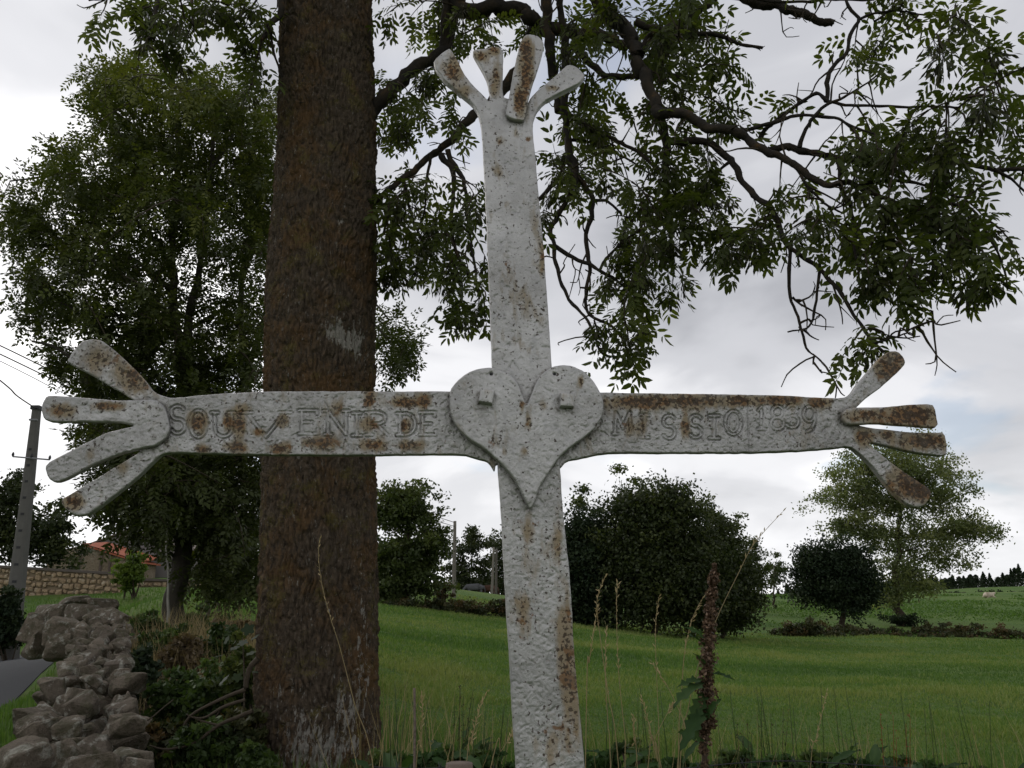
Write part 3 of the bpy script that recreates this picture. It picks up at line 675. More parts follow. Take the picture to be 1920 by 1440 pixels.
# ------------------------------------------------------------------ the near ash tree
AY = 5.0
ash = thing('ash_tree', tuple(G(590, AY)), 'big ash tree whose thick lichened trunk stands right behind the cross', 'tree')
lx = np.array([(530, -400), (530, 0), (526, 200), (516, 400), (503, 531), (499, 730), (493, 1000), (483, 1300), (474, 1440), (455, 1600), (430, 1750), (400, 1950)], float)
rx_ = np.array([(688, -400), (695, 0), (702, 200), (703, 400), (702, 531), (700, 730), (706, 1000), (709, 1300), (708, 1440), (722, 1600), (738, 1750), (770, 1950)], float)
cpx = (lx + rx_) / 2; hw = (rx_[:, 0] - lx[:, 0]) / 2
cw = P(cpx[:, 0], cpx[:, 1], np.full(len(cpx), AY + .3)); rw = hw * mpp(cpx[:, 0], cpx[:, 1], np.full(len(cpx), AY + .3))
o_ = np.argsort(cw[:, 2]); zc_, xc_, rc_ = cw[o_, 2], cw[o_, 0], rw[o_]
nz, nth = 760, 400
zs = np.concatenate([np.linspace(.1, 6.0, 700), np.linspace(6.05, 9.5, 60)]); th = np.arange(nth) / nth * 2 * math.pi
xc = np.interp(zs, zc_, xc_); rc = np.interp(zs, zc_, rc_); rc = np.where(zs > zc_[-1], rc_[-1] * (1 - .08 * (zs - zc_[-1])), rc)
T_, Z_ = np.meshgrid(th, zs, indexing='xy')
p3 = np.stack([np.cos(T_) * .3, np.sin(T_) * .3, Z_], -1)
wu = T_ / (2 * math.pi) * 72 + 2.2 * fbm(p3 * np.array([9, 9, 4]), 31, 3); wv_ = Z_ / .11 + 1.2 * fbm(p3 * 7, 35, 3)
f1, f2, cid = worley2(wu, wv_, 4, wrap=72)
f1b, f2b, _ = worley2(T_ / (2 * math.pi) * 112 + fbm(p3 * 14, 47, 2), Z_ / .05 + fbm(p3 * 12, 49, 2), 8, wrap=112)
ridge = np.clip((f2 - f1) * 2.6, 0, 1); ridge2 = np.clip((f2b - f1b) * 1.6, 0, 1)
disp = .015 * (ridge - .7) + .008 * (ridge2 - .5) + .016 * (cid - .5) * ridge + .014 * fbm(p3 * np.array([4, 4, 1.5]), 41, 3) + .010 * fbm(p3 * np.array([50, 50, 22]), 43, 3)
rad = rc[:, None] + disp
V = np.stack([xc[:, None] + np.cos(T_) * rad, AY + .3 + np.sin(T_) * rad, Z_], -1)
i = np.arange(nz - 1)[:, None] * nth if False else np.arange(len(zs) - 1)[:, None] * nth; j = np.arange(nth)[None]; k = (j + 1) % nth
px_, py_ = proj(V.reshape(-1, 3)); fr = (V[..., 1].ravel() < AY + .35)
pale = np.zeros(len(px_))
for cx, cy, sx, sy, s in [(632, 615, 26, 26, 1.0), (672, 650, 18, 40, .8), (650, 640, 30, 20, .6), (655, 1330, 40, 90, .62), (600, 1400, 60, 70, .5), (680, 1180, 20, 120, .45), (560, 1360, 30, 60, .45), (520, 1300, 14, 50, .4), (600, 1440, 90, 60, .45), (640, 415, 12, 8, .5)]:
    pale += s * np.exp(-((px_ - cx) / sx) ** 2 - ((py_ - cy) / sy) ** 2)
mb = MB(); mb.add(V.reshape(-1, 3), np.stack([i + j, i + k, i + nth + k, i + nth + j], -1).reshape(-1, 4), a=np.clip(pale * fr, 0, 1.2))
mb.obj('trunk', M_BARK, ash)

LIMBS = [  # photo trace, forward distance at both ends, width in photo pixels at both ends
 ([(612,-420),(760,-330),(930,-200),(1050,-90),(1123,0),(1160,43),(1187,87),(1207,140),(1227,187),(1242,215),(1280,214),(1320,233),(1380,250),(1423,277),(1467,297),(1507,323),(1547,343),(1587,343),(1613,353),(1663,373),(1713,387),(1780,383)],5.3,4.0,36,6),
 ([(1235,205),(1246,240),(1250,300),(1250,383),(1257,433),(1262,500)],4.8,5.2,22,5),
 ([(1250,262),(1280,267),(1330,267),(1370,300),(1390,337),(1423,377),(1453,400),(1470,450),(1497,477),(1533,500),(1560,530),(1590,573),(1613,610),(1633,637),(1657,660)],4.8,3.9,16,5),
 ([(1480,460),(1478,517),(1483,560),(1497,600),(1510,650),(1530,668),(1545,683)],4.3,4.2,8,3), ([(1485,557),(1495,565),(1505,574)],4.3,4.3,5,3), ([(1526,668),(1524,683)],4.2,4.2,5,2),
 ([(1537,487),(1535,520),(1528,583),(1513,613),(1477,623)],4.2,4.2,7,3), ([(1506,618),(1520,630),(1536,637)],4.2,4.2,5,2),
 ([(1380,245),(1447,230),(1497,217),(1563,220),(1597,237),(1640,250)],4.6,4.2,9,4), ([(1423,262),(1440,237),(1480,207),(1527,177),(1550,187),(1580,197),(1647,200),(1747,200),(1797,200)],4.6,4.0,10,4),
 ([(1497,275),(1520,227),(1547,197),(1580,183),(1613,163),(1657,133)],4.4,4.2,9,3), ([(1550,190),(1552,150),(1563,123),(1587,100),(1593,67),(1610,37),(1590,10),(1586,-30)],4.4,4.4,9,6),
 ([(1150,-150),(1270,-70),(1397,0),(1447,7),(1487,23),(1530,37),(1563,45)],5.0,4.6,30,13), ([(1190,40),(1240,55),(1280,63),(1340,63),(1380,80),(1430,88)],4.8,4.8,14,5),
 ([(1440,277),(1487,277),(1530,290),(1580,297),(1647,300),(1780,300),(1863,320),(1913,317),(1980,322)],4.6,3.9,15,7), ([(1863,320),(1897,337),(1930,365)],3.9,3.9,8,4),
 ([(1493,309),(1507,340),(1533,370),(1563,390),(1597,377)],4.4,4.2,7,3), ([(1573,300),(1580,360),(1597,400),(1603,467),(1610,517),(1627,577)],4.3,4.1,9,3),
 ([(1603,420),(1633,473),(1650,525),(1663,560),(1697,577),(1747,583)],4.2,4.0,7,3), ([(1630,645),(1663,637),(1680,623),(1723,613),(1743,597)],3.9,3.9,5,2), ([(1665,630),(1700,634),(1725,630)],3.9,3.9,4,2),
 ([(1600,350),(1660,340),(1730,345),(1800,370),(1850,345)],4.2,3.9,9,3), ([(1713,387),(1760,420),(1790,470),(1800,530)],4.0,4.0,8,3), ([(1640,370),(1680,430),(1700,500),(1720,540)],4.1,4.0,8,3), ([(1780,383),(1830,400),(1880,500),(1890,540)],4,4,7,3),
 ([(1797,200),(1840,170),(1890,140),(1940,120)],4,3.8,5,2), ([(1610,37),(1660,20),(1720,25),(1790,30)],4.4,4.2,6,3), ([(1700,-150),(1740,-60),(1690,0),(1640,40)],4.6,4.4,9,4),([(1420,0),(1500,5),(1560,0),(1640,0)],4.6,4.4,6,4),
 # centre
 ([(640,-250),(740,-120),(840,-30),(873,10),(973,20),(1007,43),(1073,60),(1123,63),(1180,90)],5.3,5.4,40,18), ([(837,-60),(837,0),(832,83),(815,110)],5.3,5.5,20,16),
 ([(690,215),(707,200),(733,173),(773,133),(813,110),(840,80),(852,30),(870,-30)],5.3,5.6,30,17), ([(1005,40),(985,110),(930,180),(897,207),(873,233),(847,263),(807,293),(757,333),(723,360),(700,380)],5.5,5.3,26,8),
 ([(827,288),(847,317),(850,367),(847,417),(855,470),(880,520)],5.3,5.2,12,5), ([(838,283),(862,325),(870,350),(877,400),(887,483),(900,560)],5.3,5.2,11,4), ([(757,333),(770,400),(790,450),(800,500)],5.3,5.3,8,3), ([(720,362),(740,400),(730,450)],5.3,5.3,6,3), ([(810,292),(800,340),(795,400),(770,470)],5.3,5.5,7,3),
 ([(1060,60),(1060,170),(1062,250),(1075,300),(1083,330),(1070,357),(1050,400),(1033,433),(1040,463),(1047,517),(1073,567),(1107,610),(1123,657),(1143,668)],5.4,4.9,16,4), ([(1040,463),(1073,480),(1107,497),(1127,510)],5.1,5.0,9,6),
 ([(1062,240),(1067,300),(1087,333),(1113,377),(1100,433),(1103,483),(1107,507),(1100,543),(1103,587),(1150,613),(1170,640),(1185,680)],5.3,4.9,13,4), ([(1113,377),(1140,377),(1162,398)],5.2,5.1,8,4), ([(1060,290),(1050,327),(1010,373),(980,400)],5.4,5.4,11,6), ([(1127,510),(1160,530),(1200,560),(1215,600)],5.0,5.0,7,3), ([(1125,508),(1150,470),(1200,430),(1250,420)],5.0,5.0,6,4),
 ([(1022,-80),(1023,0),(1030,70),(1040,140),(1050,210)],5.3,5.4,24,16), ([(1048,-60),(1050,0),(1063,100)],5.2,5.4,14,12), ([(1200,107),(1223,67),(1273,43),(1340,0),(1390,-40)],4.9,4.8,14,12), ([(1073,80),(1133,140),(1207,143),(1257,143),(1300,150)],5.4,4.9,14,7), ([(1053,210),(1107,240),(1160,267),(1207,293),(1240,330)],5.3,5.0,11,5), ([(1067,262),(1120,270),(1180,300),(1225,330)],5.3,5,7,3),
 ([(1250,383),(1200,400),(1170,440),(1160,500),(1190,560)],5.1,5.0,7,3), ([(1370,300),(1340,330),(1310,380),(1300,440)],4.8,4.9,7,3), ([(1453,400),(1410,420),(1370,440),(1330,440)],4.6,4.7,6,3),
 # overhang at the upper left
 ([(590,-300),(540,-180),(530,0),(510,40),(490,75)],5.2,4.9,22,6), ([(507,45),(510,90),(528,140),(545,165)],5.0,5.1,6,4), ([(490,75),(478,120),(470,160)],4.9,5,6,3), ([(560,-320),(420,-200),(340,-90),(300,-20),(285,50),(270,90)],5.1,4.6,18,4), ([(420,-200),(380,-80),(360,0),(365,60)],4.9,4.6,10,3), ([(340,-90),(270,-40),(200,-5),(165,0)],4.8,4.5,8,3), ([(470,-160),(455,-50),(460,0),(450,40)],5,4.8,8,3),
 # up out of the picture
 ([(612,-420),(660,-560),(780,-760),(900,-1000)],5.3,5.6,46,14), ([(612,-420),(560,-600),(420,-800),(300,-1000)],5.3,5.2,44,12), ([(1050,-90),(1240,-160),(1450,-220),(1700,-260)],5.2,4.4,26,8), ([(840,-30),(940,-150),(1100,-300),(1250,-420)],5.3,5.3,22,8),
]
mb = MB(); SAMP = []
for pts, y0, y1, w0, w1 in LIMBS:
    q = np.array(pts, float); s = np.concatenate([[0], np.cumsum(np.linalg.norm(np.diff(q, axis=0), axis=1))]); f = s / s[-1]
    Yv = y0 + (y1 - y0) * f; wpt = P(q[:, 0], q[:, 1], Yv)
    n = max(8, int(s[-1] / 9)); c = smooth_path(wpt, n); fr = np.linspace(0, 1, n)
    wd = (w0 + (w1 - w0) * fr ** .8); cx_, cy_ = proj(c); r_ = wd / 2 * mpp(cx_, cy_, c[:, 1])
    k_ = c * 14; c = c + (r_ * .8 + .003)[:, None] * np.stack([fbm(k_, 3, 2), fbm(k_ + 40, 4, 2), fbm(k_ + 80, 5, 2)], -1)
    tube(mb, c, r_ * (1 + .14 * fbm(c * 30, 6, 2)), 10 if w0 > 12 else 6, rough=.16)
    SAMP.append(c[len(c) // 4:])
mb.obj('limbs', M_LIMB, ash)
SAMP = np.concatenate(SAMP)
spur = MB()
for k in rng.permutation(len(SAMP))[:260]:
    s = SAMP[k]; d = unit(rng.normal(0, 1, 3) + np.array([0, -.1, -.35])); Ls = rng.uniform(.05, .32) ** 1.0
    c = np.array([s, s + d * Ls * .35 + rng.normal(0, .012, 3), s + d * Ls * .7 + rng.normal(0, .02, 3) + [0, 0, -.03], s + d * Ls + rng.normal(0, .03, 3) + [0, 0, -.02]]); c = smooth_path(c, 8)
    tube(spur, c, np.linspace(.0062, .0026, 8), 5, rough=.25)
    if rng.random() < .5: e = c[5] + unit(rng.normal(0, 1, 3)) * Ls * .35; tube(spur, smooth_path([c[4], (c[4] + e) / 2 + rng.normal(0, .01, 3), e], 5), np.linspace(.004, .002, 5), 4, rough=.2)
spur.obj('bare_twigs', M_BRANCH, ash, kind='stuff')
# leaf clusters: (cx, cy, rx, ry, distance, spread, twigs)
BLOBS = [(765,60,60,60,5.6,.7,11),(860,40,70,50,5.5,.6,12),(740,180,45,80,5.6,.6,9),(820,170,60,60,5.5,.6,10),(790,240,80,50,5.5,.6,10),(760,420,55,70,5.3,.5,14),(830,430,55,80,5.3,.5,13),(880,350,35,90,5.3,.5,9),(740,340,40,60,5.3,.5,8),(800,500,70,40,5.3,.4,10),(890,520,28,60,5.2,.4,8),(880,595,32,40,5.2,.3,6),
 (725,480,25,60,5.4,.3,6),(960,60,70,50,5.4,.7,11),(1080,40,80,50,5.3,.8,13),(1110,110,70,60,5.3,.7,12),(1180,40,60,50,5.1,.7,9),(1260,60,60,60,5.0,.7,12),(1090,200,60,70,5.4,.5,11),(1060,290,40,50,5.3,.5,7),(1050,370,40,50,5.2,.4,6),(1170,190,50,50,5.2,.4,5),(1130,250,60,60,5.2,.5,7),(1150,330,60,50,5.1,.5,6),
 (1290,110,60,80,5.0,.6,14),(1320,170,40,70,4.9,.5,9),(1260,200,60,50,4.9,.5,8),(1270,320,60,70,5.0,.5,14),(1210,420,60,60,5.0,.4,12),(1290,420,60,60,5.0,.4,13),(1170,500,40,60,5.0,.3,9),(1240,500,55,55,5.0,.4,13),(1190,590,40,45,4.9,.3,8),(1180,650,28,26,4.9,.2,4),(1115,580,14,30,4.9,.2,2),(1120,650,12,10,4.9,.2,1),(1330,380,60,60,4.8,.4,10),(1310,300,40,50,4.8,.4,7),
 (1400,440,60,35,4.6,.4,9),(1440,390,45,30,4.5,.3,5),(1350,470,40,30,4.7,.3,4),(1290,20,60,40,5.0,.5,7),(1370,110,40,25,4.8,.3,4),(1460,190,18,20,4.5,.2,2),(1400,215,20,14,4.5,.2,1),(1510,410,30,35,4.2,.3,3),(1540,440,25,40,4.2,.3,3),
 (1640,40,45,40,4.3,.4,5),(1700,20,40,25,4.2,.4,4),(1780,40,50,35,4.2,.4,5),(1760,110,40,40,4.1,.3,4),(1630,100,30,30,4.3,.3,3),(1830,120,50,50,4.0,.4,6),(1870,190,50,40,3.9,.4,7),(1760,200,70,50,4.0,.4,8),(1680,250,60,40,4.1,.4,8),(1800,260,70,50,4.0,.4,10),(1880,280,40,50,3.9,.4,6),(1590,250,40,40,4.2,.3,4),(1700,320,70,50,4.1,.4,9),(1620,320,50,40,4.2,.4,5),
 (1760,400,60,50,4.0,.4,9),(1680,420,60,60,4.1,.4,10),(1740,480,60,40,4.0,.4,9),(1660,500,50,50,4.1,.3,8),(1620,450,40,60,4.2,.3,5),(1830,400,40,50,4.0,.3,4),(1810,480,30,35,4.0,.3,4),(1720,530,50,30,4.0,.3,4),(1660,570,50,30,4.0,.3,4),(1610,590,25,30,4.0,.2,3),(1640,620,20,20,3.9,.2,2),(1850,520,45,40,3.9,.2,7),(1900,490,22,25,3.9,.2,2),(1570,520,25,30,4.2,.2,2),(1600,400,30,30,4.2,.2,3),
 (300,20,60,35,4.7,.4,10),(330,80,50,40,4.7,.4,9),(260,60,35,30,4.7,.3,4),(200,5,40,16,4.6,.3,3),(430,15,60,25,4.9,.4,7),(470,70,30,45,4.9,.3,5),(480,150,35,40,5.0,.3,5),(515,40,20,40,5.0,.2,2),(380,20,30,30,4.7,.3,3),
 (700,-150,220,110,5.4,1.2,22),(1000,-150,220,110,5.4,1.2,24),(1350,-150,240,110,5.0,1.2,22),(1750,-130,240,100,4.4,.9,18),(350,-150,240,100,5.0,1.0,18),(700,-450,400,200,5.5,1.6,24),(1200,-420,400,200,5.3,1.6,22)]
twig = MB(); lf = MB(); tips = []
TMPL = [leaf_template(9, 1, .40), leaf_template(11, 2, .37), leaf_template(7, 3, .42), leaf_template(9, 4, .36, .45)]
LP, LD, LS, LT = [], [], [], []
for bx_, by_, brx, bry, bY, bs, nb in BLOBS:
    nb = nb if by_ < 0 else max(1, int(round(nb * (.52 if bx_ > 1500 else .66))))
    for _ in range(nb):
        a_ = rng.uniform(0, 2 * math.pi); r_ = math.sqrt(rng.random())
        cpt = P(bx_ + brx * r_ * math.cos(a_), by_ + bry * r_ * math.sin(a_), bY + bs * rng.uniform(-1, 1))
        d = np.linalg.norm(SAMP - (cpt + np.array([0, 0, .15])), axis=1) + .15 * rng.random(len(SAMP)); s = SAMP[np.argmin(d)]
        L0 = np.linalg.norm(cpt - s)
        if L0 < .12: cpt = s + unit(rng.normal(0, 1, 3) + np.array([0, -.2, -.3])) * .18; L0 = .18
        mid = (s + cpt) / 2 + np.array([0, 0, .12 * L0]) + rng.normal(0, .05 * L0, 3)
        tt = np.linspace(0, 1, 9)[:, None]; c = s * (1 - tt) ** 2 + 2 * mid * tt * (1 - tt) + cpt * tt ** 2
        tube(twig, c, np.linspace(.0055 + .003 * L0, .0022, 9), 5, rough=.15)
        SAMP = np.vstack([SAMP, c[3:8]]); tips.append(c[-1]); tdir = unit(c[-1] - c[-3]); base = rng.uniform(.25, .75)
        nlv = rng.integers(4, 9)
        for k in range(nlv):
            f = rng.uniform(.7, 1) if L0 > .5 else rng.uniform(.5, 1); at = c[min(8, int(f * 8))]
            dr = unit(tdir * .6 + rng.normal(0, .62, 3) + np.array([0, 0, -.28]))
            LP.append(at); LD.append(dr); LS.append(rng.uniform(.155, .25)); LT.append(np.clip(base + rng.normal(0, .13), 0, 1))
LP, LD, LS, LT = map(np.array, (LP, LD, LS, LT)); pick = rng.integers(0, 4, len(LP))
for k in range(4): scatter(lf, TMPL[k], LP[pick == k], LD[pick == k], LS[pick == k], LT[pick == k])
twig.obj('twigs', M_BRANCH, ash, kind='stuff'); lf.obj('foliage', M_ASH, ash, smooth=False, kind='stuff')
# hanging bunches of ash keys
def key_mesh(seed):
    r = np.random.default_rng(seed); m = MB()
    for k in range(46):
        d = unit(r.normal(0, 1, 3) * np.array([.75, .75, .45]) + np.array([0, 0, -.75])); b = d * r.uniform(.01, .055) + np.array([0, 0, -.01]); e = b + unit(d + np.array([0, 0, -.6])) * r.uniform(.03, .042)
        s = unit(np.cross(d, r.normal(0, 1, 3))) * .0042; mid = b * .35 + e * .65
        m.add([b, mid + s, e, mid - s], tris=[(0, 1, 2), (0, 2, 3)], a=r.uniform(.1, .9))
    for k in range(10):
        d = unit(r.normal(0, 1, 3) + np.array([0, 0, -.8])) * .045; tube(m, [(0, 0, 0), d * .6, d], [.0012, .001, .0008], 3, a=.3)
    return m.mesh('seed_cluster', M_KEYS, False)
KEYM = [key_mesh(k) for k in (5, 6, 7)]
tips = np.array(tips); tx, ty = proj(tips)
vis = np.nonzero((tx > 150) & (tx < 1910) & (ty > 0) & (ty < 700))[0]
for n_, k in enumerate(rng.permutation(vis)[:190]):
    o = link('seed_cluster', KEYM[n_ % 3], ash, tuple(tips[k] + np.array([0, 0, -.01])))
    o.rotation_euler = (rng.uniform(-.3, .3), rng.uniform(-.3, .3), rng.uniform(0, 6.28)); s = rng.uniform(1.1, 1.9); o.scale = (s, s, s)
# ------------------------------------------------------------------ the second ash tree, left
BY = 16.0
ash2 = thing('ash_tree', tuple(G(330, BY)), 'tall leafy ash tree left of the thick trunk, behind the cross arm', 'tree')
gb = G(330, BY)
L2 = [([(328,1195),(330,1130),(337,1060),(343,1000),(348,930),(350,860),(345,760),(338,680),(330,600),(325,540),(322,470),(330,380),(335,300),(330,230)],16,16,44,6),
 ([(350,860),(356,780),(354,690),(352,620),(360,560),(375,500),(385,420),(395,330),(400,250),(390,190)],16,16.4,24,5), ([(346,930),(400,840),(440,770),(455,717),(455,640),(452,533),(470,470),(500,400)],16,16.8,22,7), ([(456,710),(475,660),(500,580),(525,520),(550,470)],16.6,17,15,6),
 ([(332,610),(313,587),(270,545),(220,515),(167,487),(110,470),(60,455)],16,15,14,4), ([(326,545),(317,540),(290,520),(267,497),(233,480),(173,483),(120,500)],16,15.4,14,4), ([(345,760),(290,730),(220,700),(150,680),(100,650),(60,640)],16,14.8,15,4), ([(325,500),(270,430),(210,380),(150,340),(100,330),(20,340)],16,15,11,3),
 ([(330,400),(280,330),(230,260),(190,190),(175,150)],16,15.6,9,3), ([(390,320),(430,270),(440,220),(470,180)],16.3,16.3,8,3), ([(350,620),(400,590),(450,560),(500,540)],16.4,17,10,4), ([(340,680),(270,640),(190,620),(120,570),(40,570)],16,15,11,3), ([(345,800),(400,790),(470,800),(540,840)],16.2,17,10,4), ([(330,600),(250,590),(140,600)],16,15,9,3),
 ([(560,560),(620,580),(690,600),(740,650),(770,670)],17,17,10,3),([(525,520),(600,520),(690,560),(730,600)],17,17,9,3),([(350,860),(300,850),(240,830),(170,800),(130,790)],16,15.2,9,3)]
mb = MB(); S2 = []
for pts, y0, y1, w0, w1 in L2:
    q = np.array(pts, float); s = np.concatenate([[0], np.cumsum(np.linalg.norm(np.diff(q, axis=0), axis=1))]); f = s / s[-1]
    wpt = P(q[:, 0], q[:, 1], y0 + (y1 - y0) * f); n = max(8, int(s[-1] / 12)); c = smooth_path(wpt, n); fr = np.linspace(0, 1, n)
    cx_, cy_ = proj(c); r_ = (w0 + (w1 - w0) * fr ** .8) / 2 * mpp(cx_, cy_, c[:, 1])
    c = c + (r_ * .5 + .01)[:, None] * np.stack([fbm(c * 3, 3, 2), fbm(c * 3 + 40, 4, 2), 0 * r_], -1)
    tube(mb, c, r_ * (1 + .1 * fbm(c * 5, 6, 2)), 9 if w0 > 20 else 6, rough=.06); S2.append(c[len(c) // 3:])
mb.obj('trunk', M_DARKBARK, ash2); S2 = np.concatenate(S2)
B2 = [(200,160,45,35,9),(250,150,50,40,10),(330,160,60,40,11),(410,170,55,45,11),(480,190,50,50,10),(180,220,40,35,7),(270,230,70,55,17),(370,240,70,60,19),(470,260,60,60,16),(150,280,40,25,5),(220,320,60,50,13),(310,330,80,60,24),(410,350,80,60,24),(500,340,50,60,14),(110,310,35,35,5),(130,370,50,40,9),(210,400,70,50,17),(310,420,80,60,24),(420,450,80,60,22),(500,450,40,60,10),
 (40,400,45,35,6),(90,440,60,45,12),(30,430,40,30,5),(170,480,70,50,16),(260,500,70,50,15),(90,530,50,40,9),(130,590,70,45,13),(60,580,35,25,4),(220,590,70,45,12),(300,640,80,50,13),(110,670,26,16,2),(160,690,50,35,6),(230,690,60,45,12),(330,740,80,60,22),(420,640,60,60,12),(430,730,70,60,16),(480,600,40,60,8),(480,800,50,50,11),
 (200,760,60,40,8),(190,735,30,24,3),(175,815,30,36,5),(230,850,60,50,14),(320,880,80,60,24),(410,900,70,60,20),(470,920,50,60,13),(200,930,45,40,9),(270,960,60,50,14),(360,980,70,50,16),(440,1010,50,50,12),(420,1080,60,35,9),(480,1060,30,50,7),(300,800,60,40,12),(390,820,60,50,13),(10,350,20,30,2),
 (560,500,60,80,12),(600,300,60,120,14),(740,650,35,25,4),(725,600,22,30,3),(760,675,18,14,2),(720,690,20,14,2),(620,600,60,90,8),(400,560,60,40,8),(470,540,40,40,6),(300,560,50,40,7)]
lf = MB(); twig = MB(); LP, LD, LS, LT = [], [], [], []; ktips = []
for bx_, by_, brx, bry, nb in B2:
    for _ in range(int(nb * (1.9 if by_ < 620 else 2.7))):
        a_ = rng.uniform(0, 2 * math.pi); r_ = math.sqrt(rng.random())
        X_ = bx_ + brx * r_ * math.cos(a_); Y_ = by_ + bry * r_ * math.sin(a_)
        cpt = P(X_, Y_, (16 if X_ < 520 else 17) + rng.normal(0, 1.1)); d = np.linalg.norm(S2 - cpt, axis=1) + .4 * rng.random(len(S2)); s = S2[np.argmin(d)]
        L0 = np.linalg.norm(cpt - s); mid = (s + cpt) / 2 + np.array([0, 0, .1 * L0]) + rng.normal(0, .06 * L0, 3)
        tt = np.linspace(0, 1, 6)[:, None]; c = s * (1 - tt) ** 2 + 2 * mid * tt * (1 - tt) + cpt * tt ** 2
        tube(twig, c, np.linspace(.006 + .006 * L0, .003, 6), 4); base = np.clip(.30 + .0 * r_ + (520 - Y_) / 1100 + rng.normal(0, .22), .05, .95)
        if rng.random() < .25: ktips.append(c[-1])
        nlv = rng.integers(12, 20); f = rng.uniform(.35, 1, nlv); at = c[(f * 5).astype(int)] + rng.normal(0, .135, (nlv, 3))
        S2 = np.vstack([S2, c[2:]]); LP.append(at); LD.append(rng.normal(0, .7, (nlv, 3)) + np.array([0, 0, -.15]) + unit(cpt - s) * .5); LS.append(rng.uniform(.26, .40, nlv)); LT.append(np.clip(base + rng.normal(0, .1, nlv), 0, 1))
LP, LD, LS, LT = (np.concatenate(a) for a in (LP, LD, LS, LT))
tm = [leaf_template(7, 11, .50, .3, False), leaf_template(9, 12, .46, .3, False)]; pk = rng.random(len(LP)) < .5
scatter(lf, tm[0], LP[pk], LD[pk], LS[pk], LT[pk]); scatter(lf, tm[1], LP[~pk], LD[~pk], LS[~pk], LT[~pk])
twig.obj('twigs', M_BRANCH, ash2, kind='stuff'); lf.obj('foliage', M_ASHFAR, ash2, smooth=False, kind='stuff')
ktips = np.array(ktips); kx, ky = proj(ktips); vis = np.nonzero((kx > 0) & (kx < 300) & (ky > 280) & (ky < 780))[0]
for n_, k in enumerate(rng.permutation(vis)[:70]):
    o = link('seed_cluster', KEYM[n_ % 3], ash2, tuple(ktips[k])); o.rotation_euler = (0, 0, rng.uniform(0, 6.28)); s = rng.uniform(1.0, 1.9); o.scale = (s, s, s)

# ------------------------------------------------------------------ trees and bushes built from leaf sprays
def spray_quad(mb, pos, size, tint, flat=.0):
    n = len(pos); x = unit(rng.normal(0, 1, (n, 3))); r = rng.normal(0, 1, (n, 3)); r[:, 2] += flat * np.sign(r[:, 2]); y = unit(np.cross(r, x))
    s = size[:, None]
    v = np.stack([pos - x * s * .5, pos + y * s * .30, pos + x * s * .5, pos - y * s * .30], 1)
    k = np.arange(n)[:, None] * 4
    mb.add(v.reshape(-1, 3), (k + np.arange(4)[None]), a=np.repeat(np.clip(tint, 0, 1), 4))
def crown(mb, blobs, n, size, gap=.0, clump=.5, seed=0, tint0=.38, tv=.26):
    """blobs: (px, py, rx, ry, Y[, depth factor]) -> n leaves; clumped, denser near the surface, uneven outline"""
    C, Rr = [], []
    for b in blobs:
        px, py, rx, ry, Y = b[:5]; m = float(mpp(px, py, Y)); C.append(P(px, py, Y)); Rr.append((rx * m, max(rx, ry) * m * (b[5] if len(b) > 5 else .85), ry * m))
    C = np.array(C); Rr = np.array(Rr); vol = (Rr[:, 0] * Rr[:, 2]) ** 1.0; vol /= vol.sum()
    sub = []; subt = []
    nsub = max(12, int(n / 60)); pick = rng.choice(len(C), nsub, p=vol)
    d = unit(rng.normal(0, 1, (nsub, 3))); rr_ = rng.random(nsub) ** (1 / 2.4) * (1 + .24 * rng.normal(0, 1, nsub))
    sub = C[pick] + d * rr_[:, None] * Rr[pick]
    if gap: 
        g_ = fbm(sub * (.55 / max(.4, size * 6)), seed, 2); sub = sub[g_ > -gap]; 
    sizeC = np.median(Rr) * .17 * clump / .5
    st = tint0 + rng.normal(0, tv, len(sub)) + .14 * (sub[:, 2] - C[:, 2].min()) / max(.1, np.ptp(C[:, 2]) + Rr[:, 2].max())
    k = rng.integers(0, len(sub), n); off = rng.normal(0, 1, (n, 3)) * sizeC * np.array([1, 1, .62])
    spray_quad(mb, sub[k] + off, size * rng.uniform(.7, 1.35, n), st[k] + rng.normal(0, .07, n)); return sub
def tree(name, label, cat, base, blobs, n, size, mat, bark, w0, group=None, gap=0.0, clump=.5, stems=None, tint0=.35, nb=14, seed=0):
    """base (px, Y); w0 trunk width in photo pixels"""
    b = G(*base); t = thing(name, tuple(b), label, cat, group)
    lf = MB(); sub = crown(lf, blobs, n, size, gap, clump, seed, tint0)
    C = np.array([P(q[0], q[1], q[4]) for q in blobs]); top = C[np.argmax(C[:, 2])]; m = MB(); r0 = w0 / 2 * float(mpp(base[0], 1120, base[1]))
    sts = stems or [[(0, 0), (0, 1)]]
    mainp = smooth_path([b - np.array([0, 0, .3]), b * .7 + np.array([*(b[:2] * .8 + top[:2] * .2), top[2]]) * .3, top], 14)
    mainp[:, :2] += rng.normal(0, r0 * .35, (14, 2)); tube(m, mainp, np.linspace(r0, r0 * .2, 14), 8, rough=.06)
    for k in range(nb):
        e = sub[rng.integers(len(sub))]; zz_ = np.clip((mainp[:, 2] - b[2]) / max(.1, top[2] - b[2]), 0, 1)
        i0 = np.argmin(np.abs(mainp[:, 2] - (e[2] - .45 * np.linalg.norm(e[:2] - mainp[7, :2]) - .2))); i0 = int(np.clip(i0, 3, 12)); s = mainp[i0]
        c = smooth_path([s, (s + e) / 2 + np.array([0, 0, -.06 * np.linalg.norm(e - s)]), e], 8); tube(m, c, np.linspace(r0 * .28 * (1 - i0 / 20), r0 * .04, 8), 5)
    m.obj('trunk', bark, t); lf.obj('crown', mat, t, smooth=False, kind='stuff'); return t
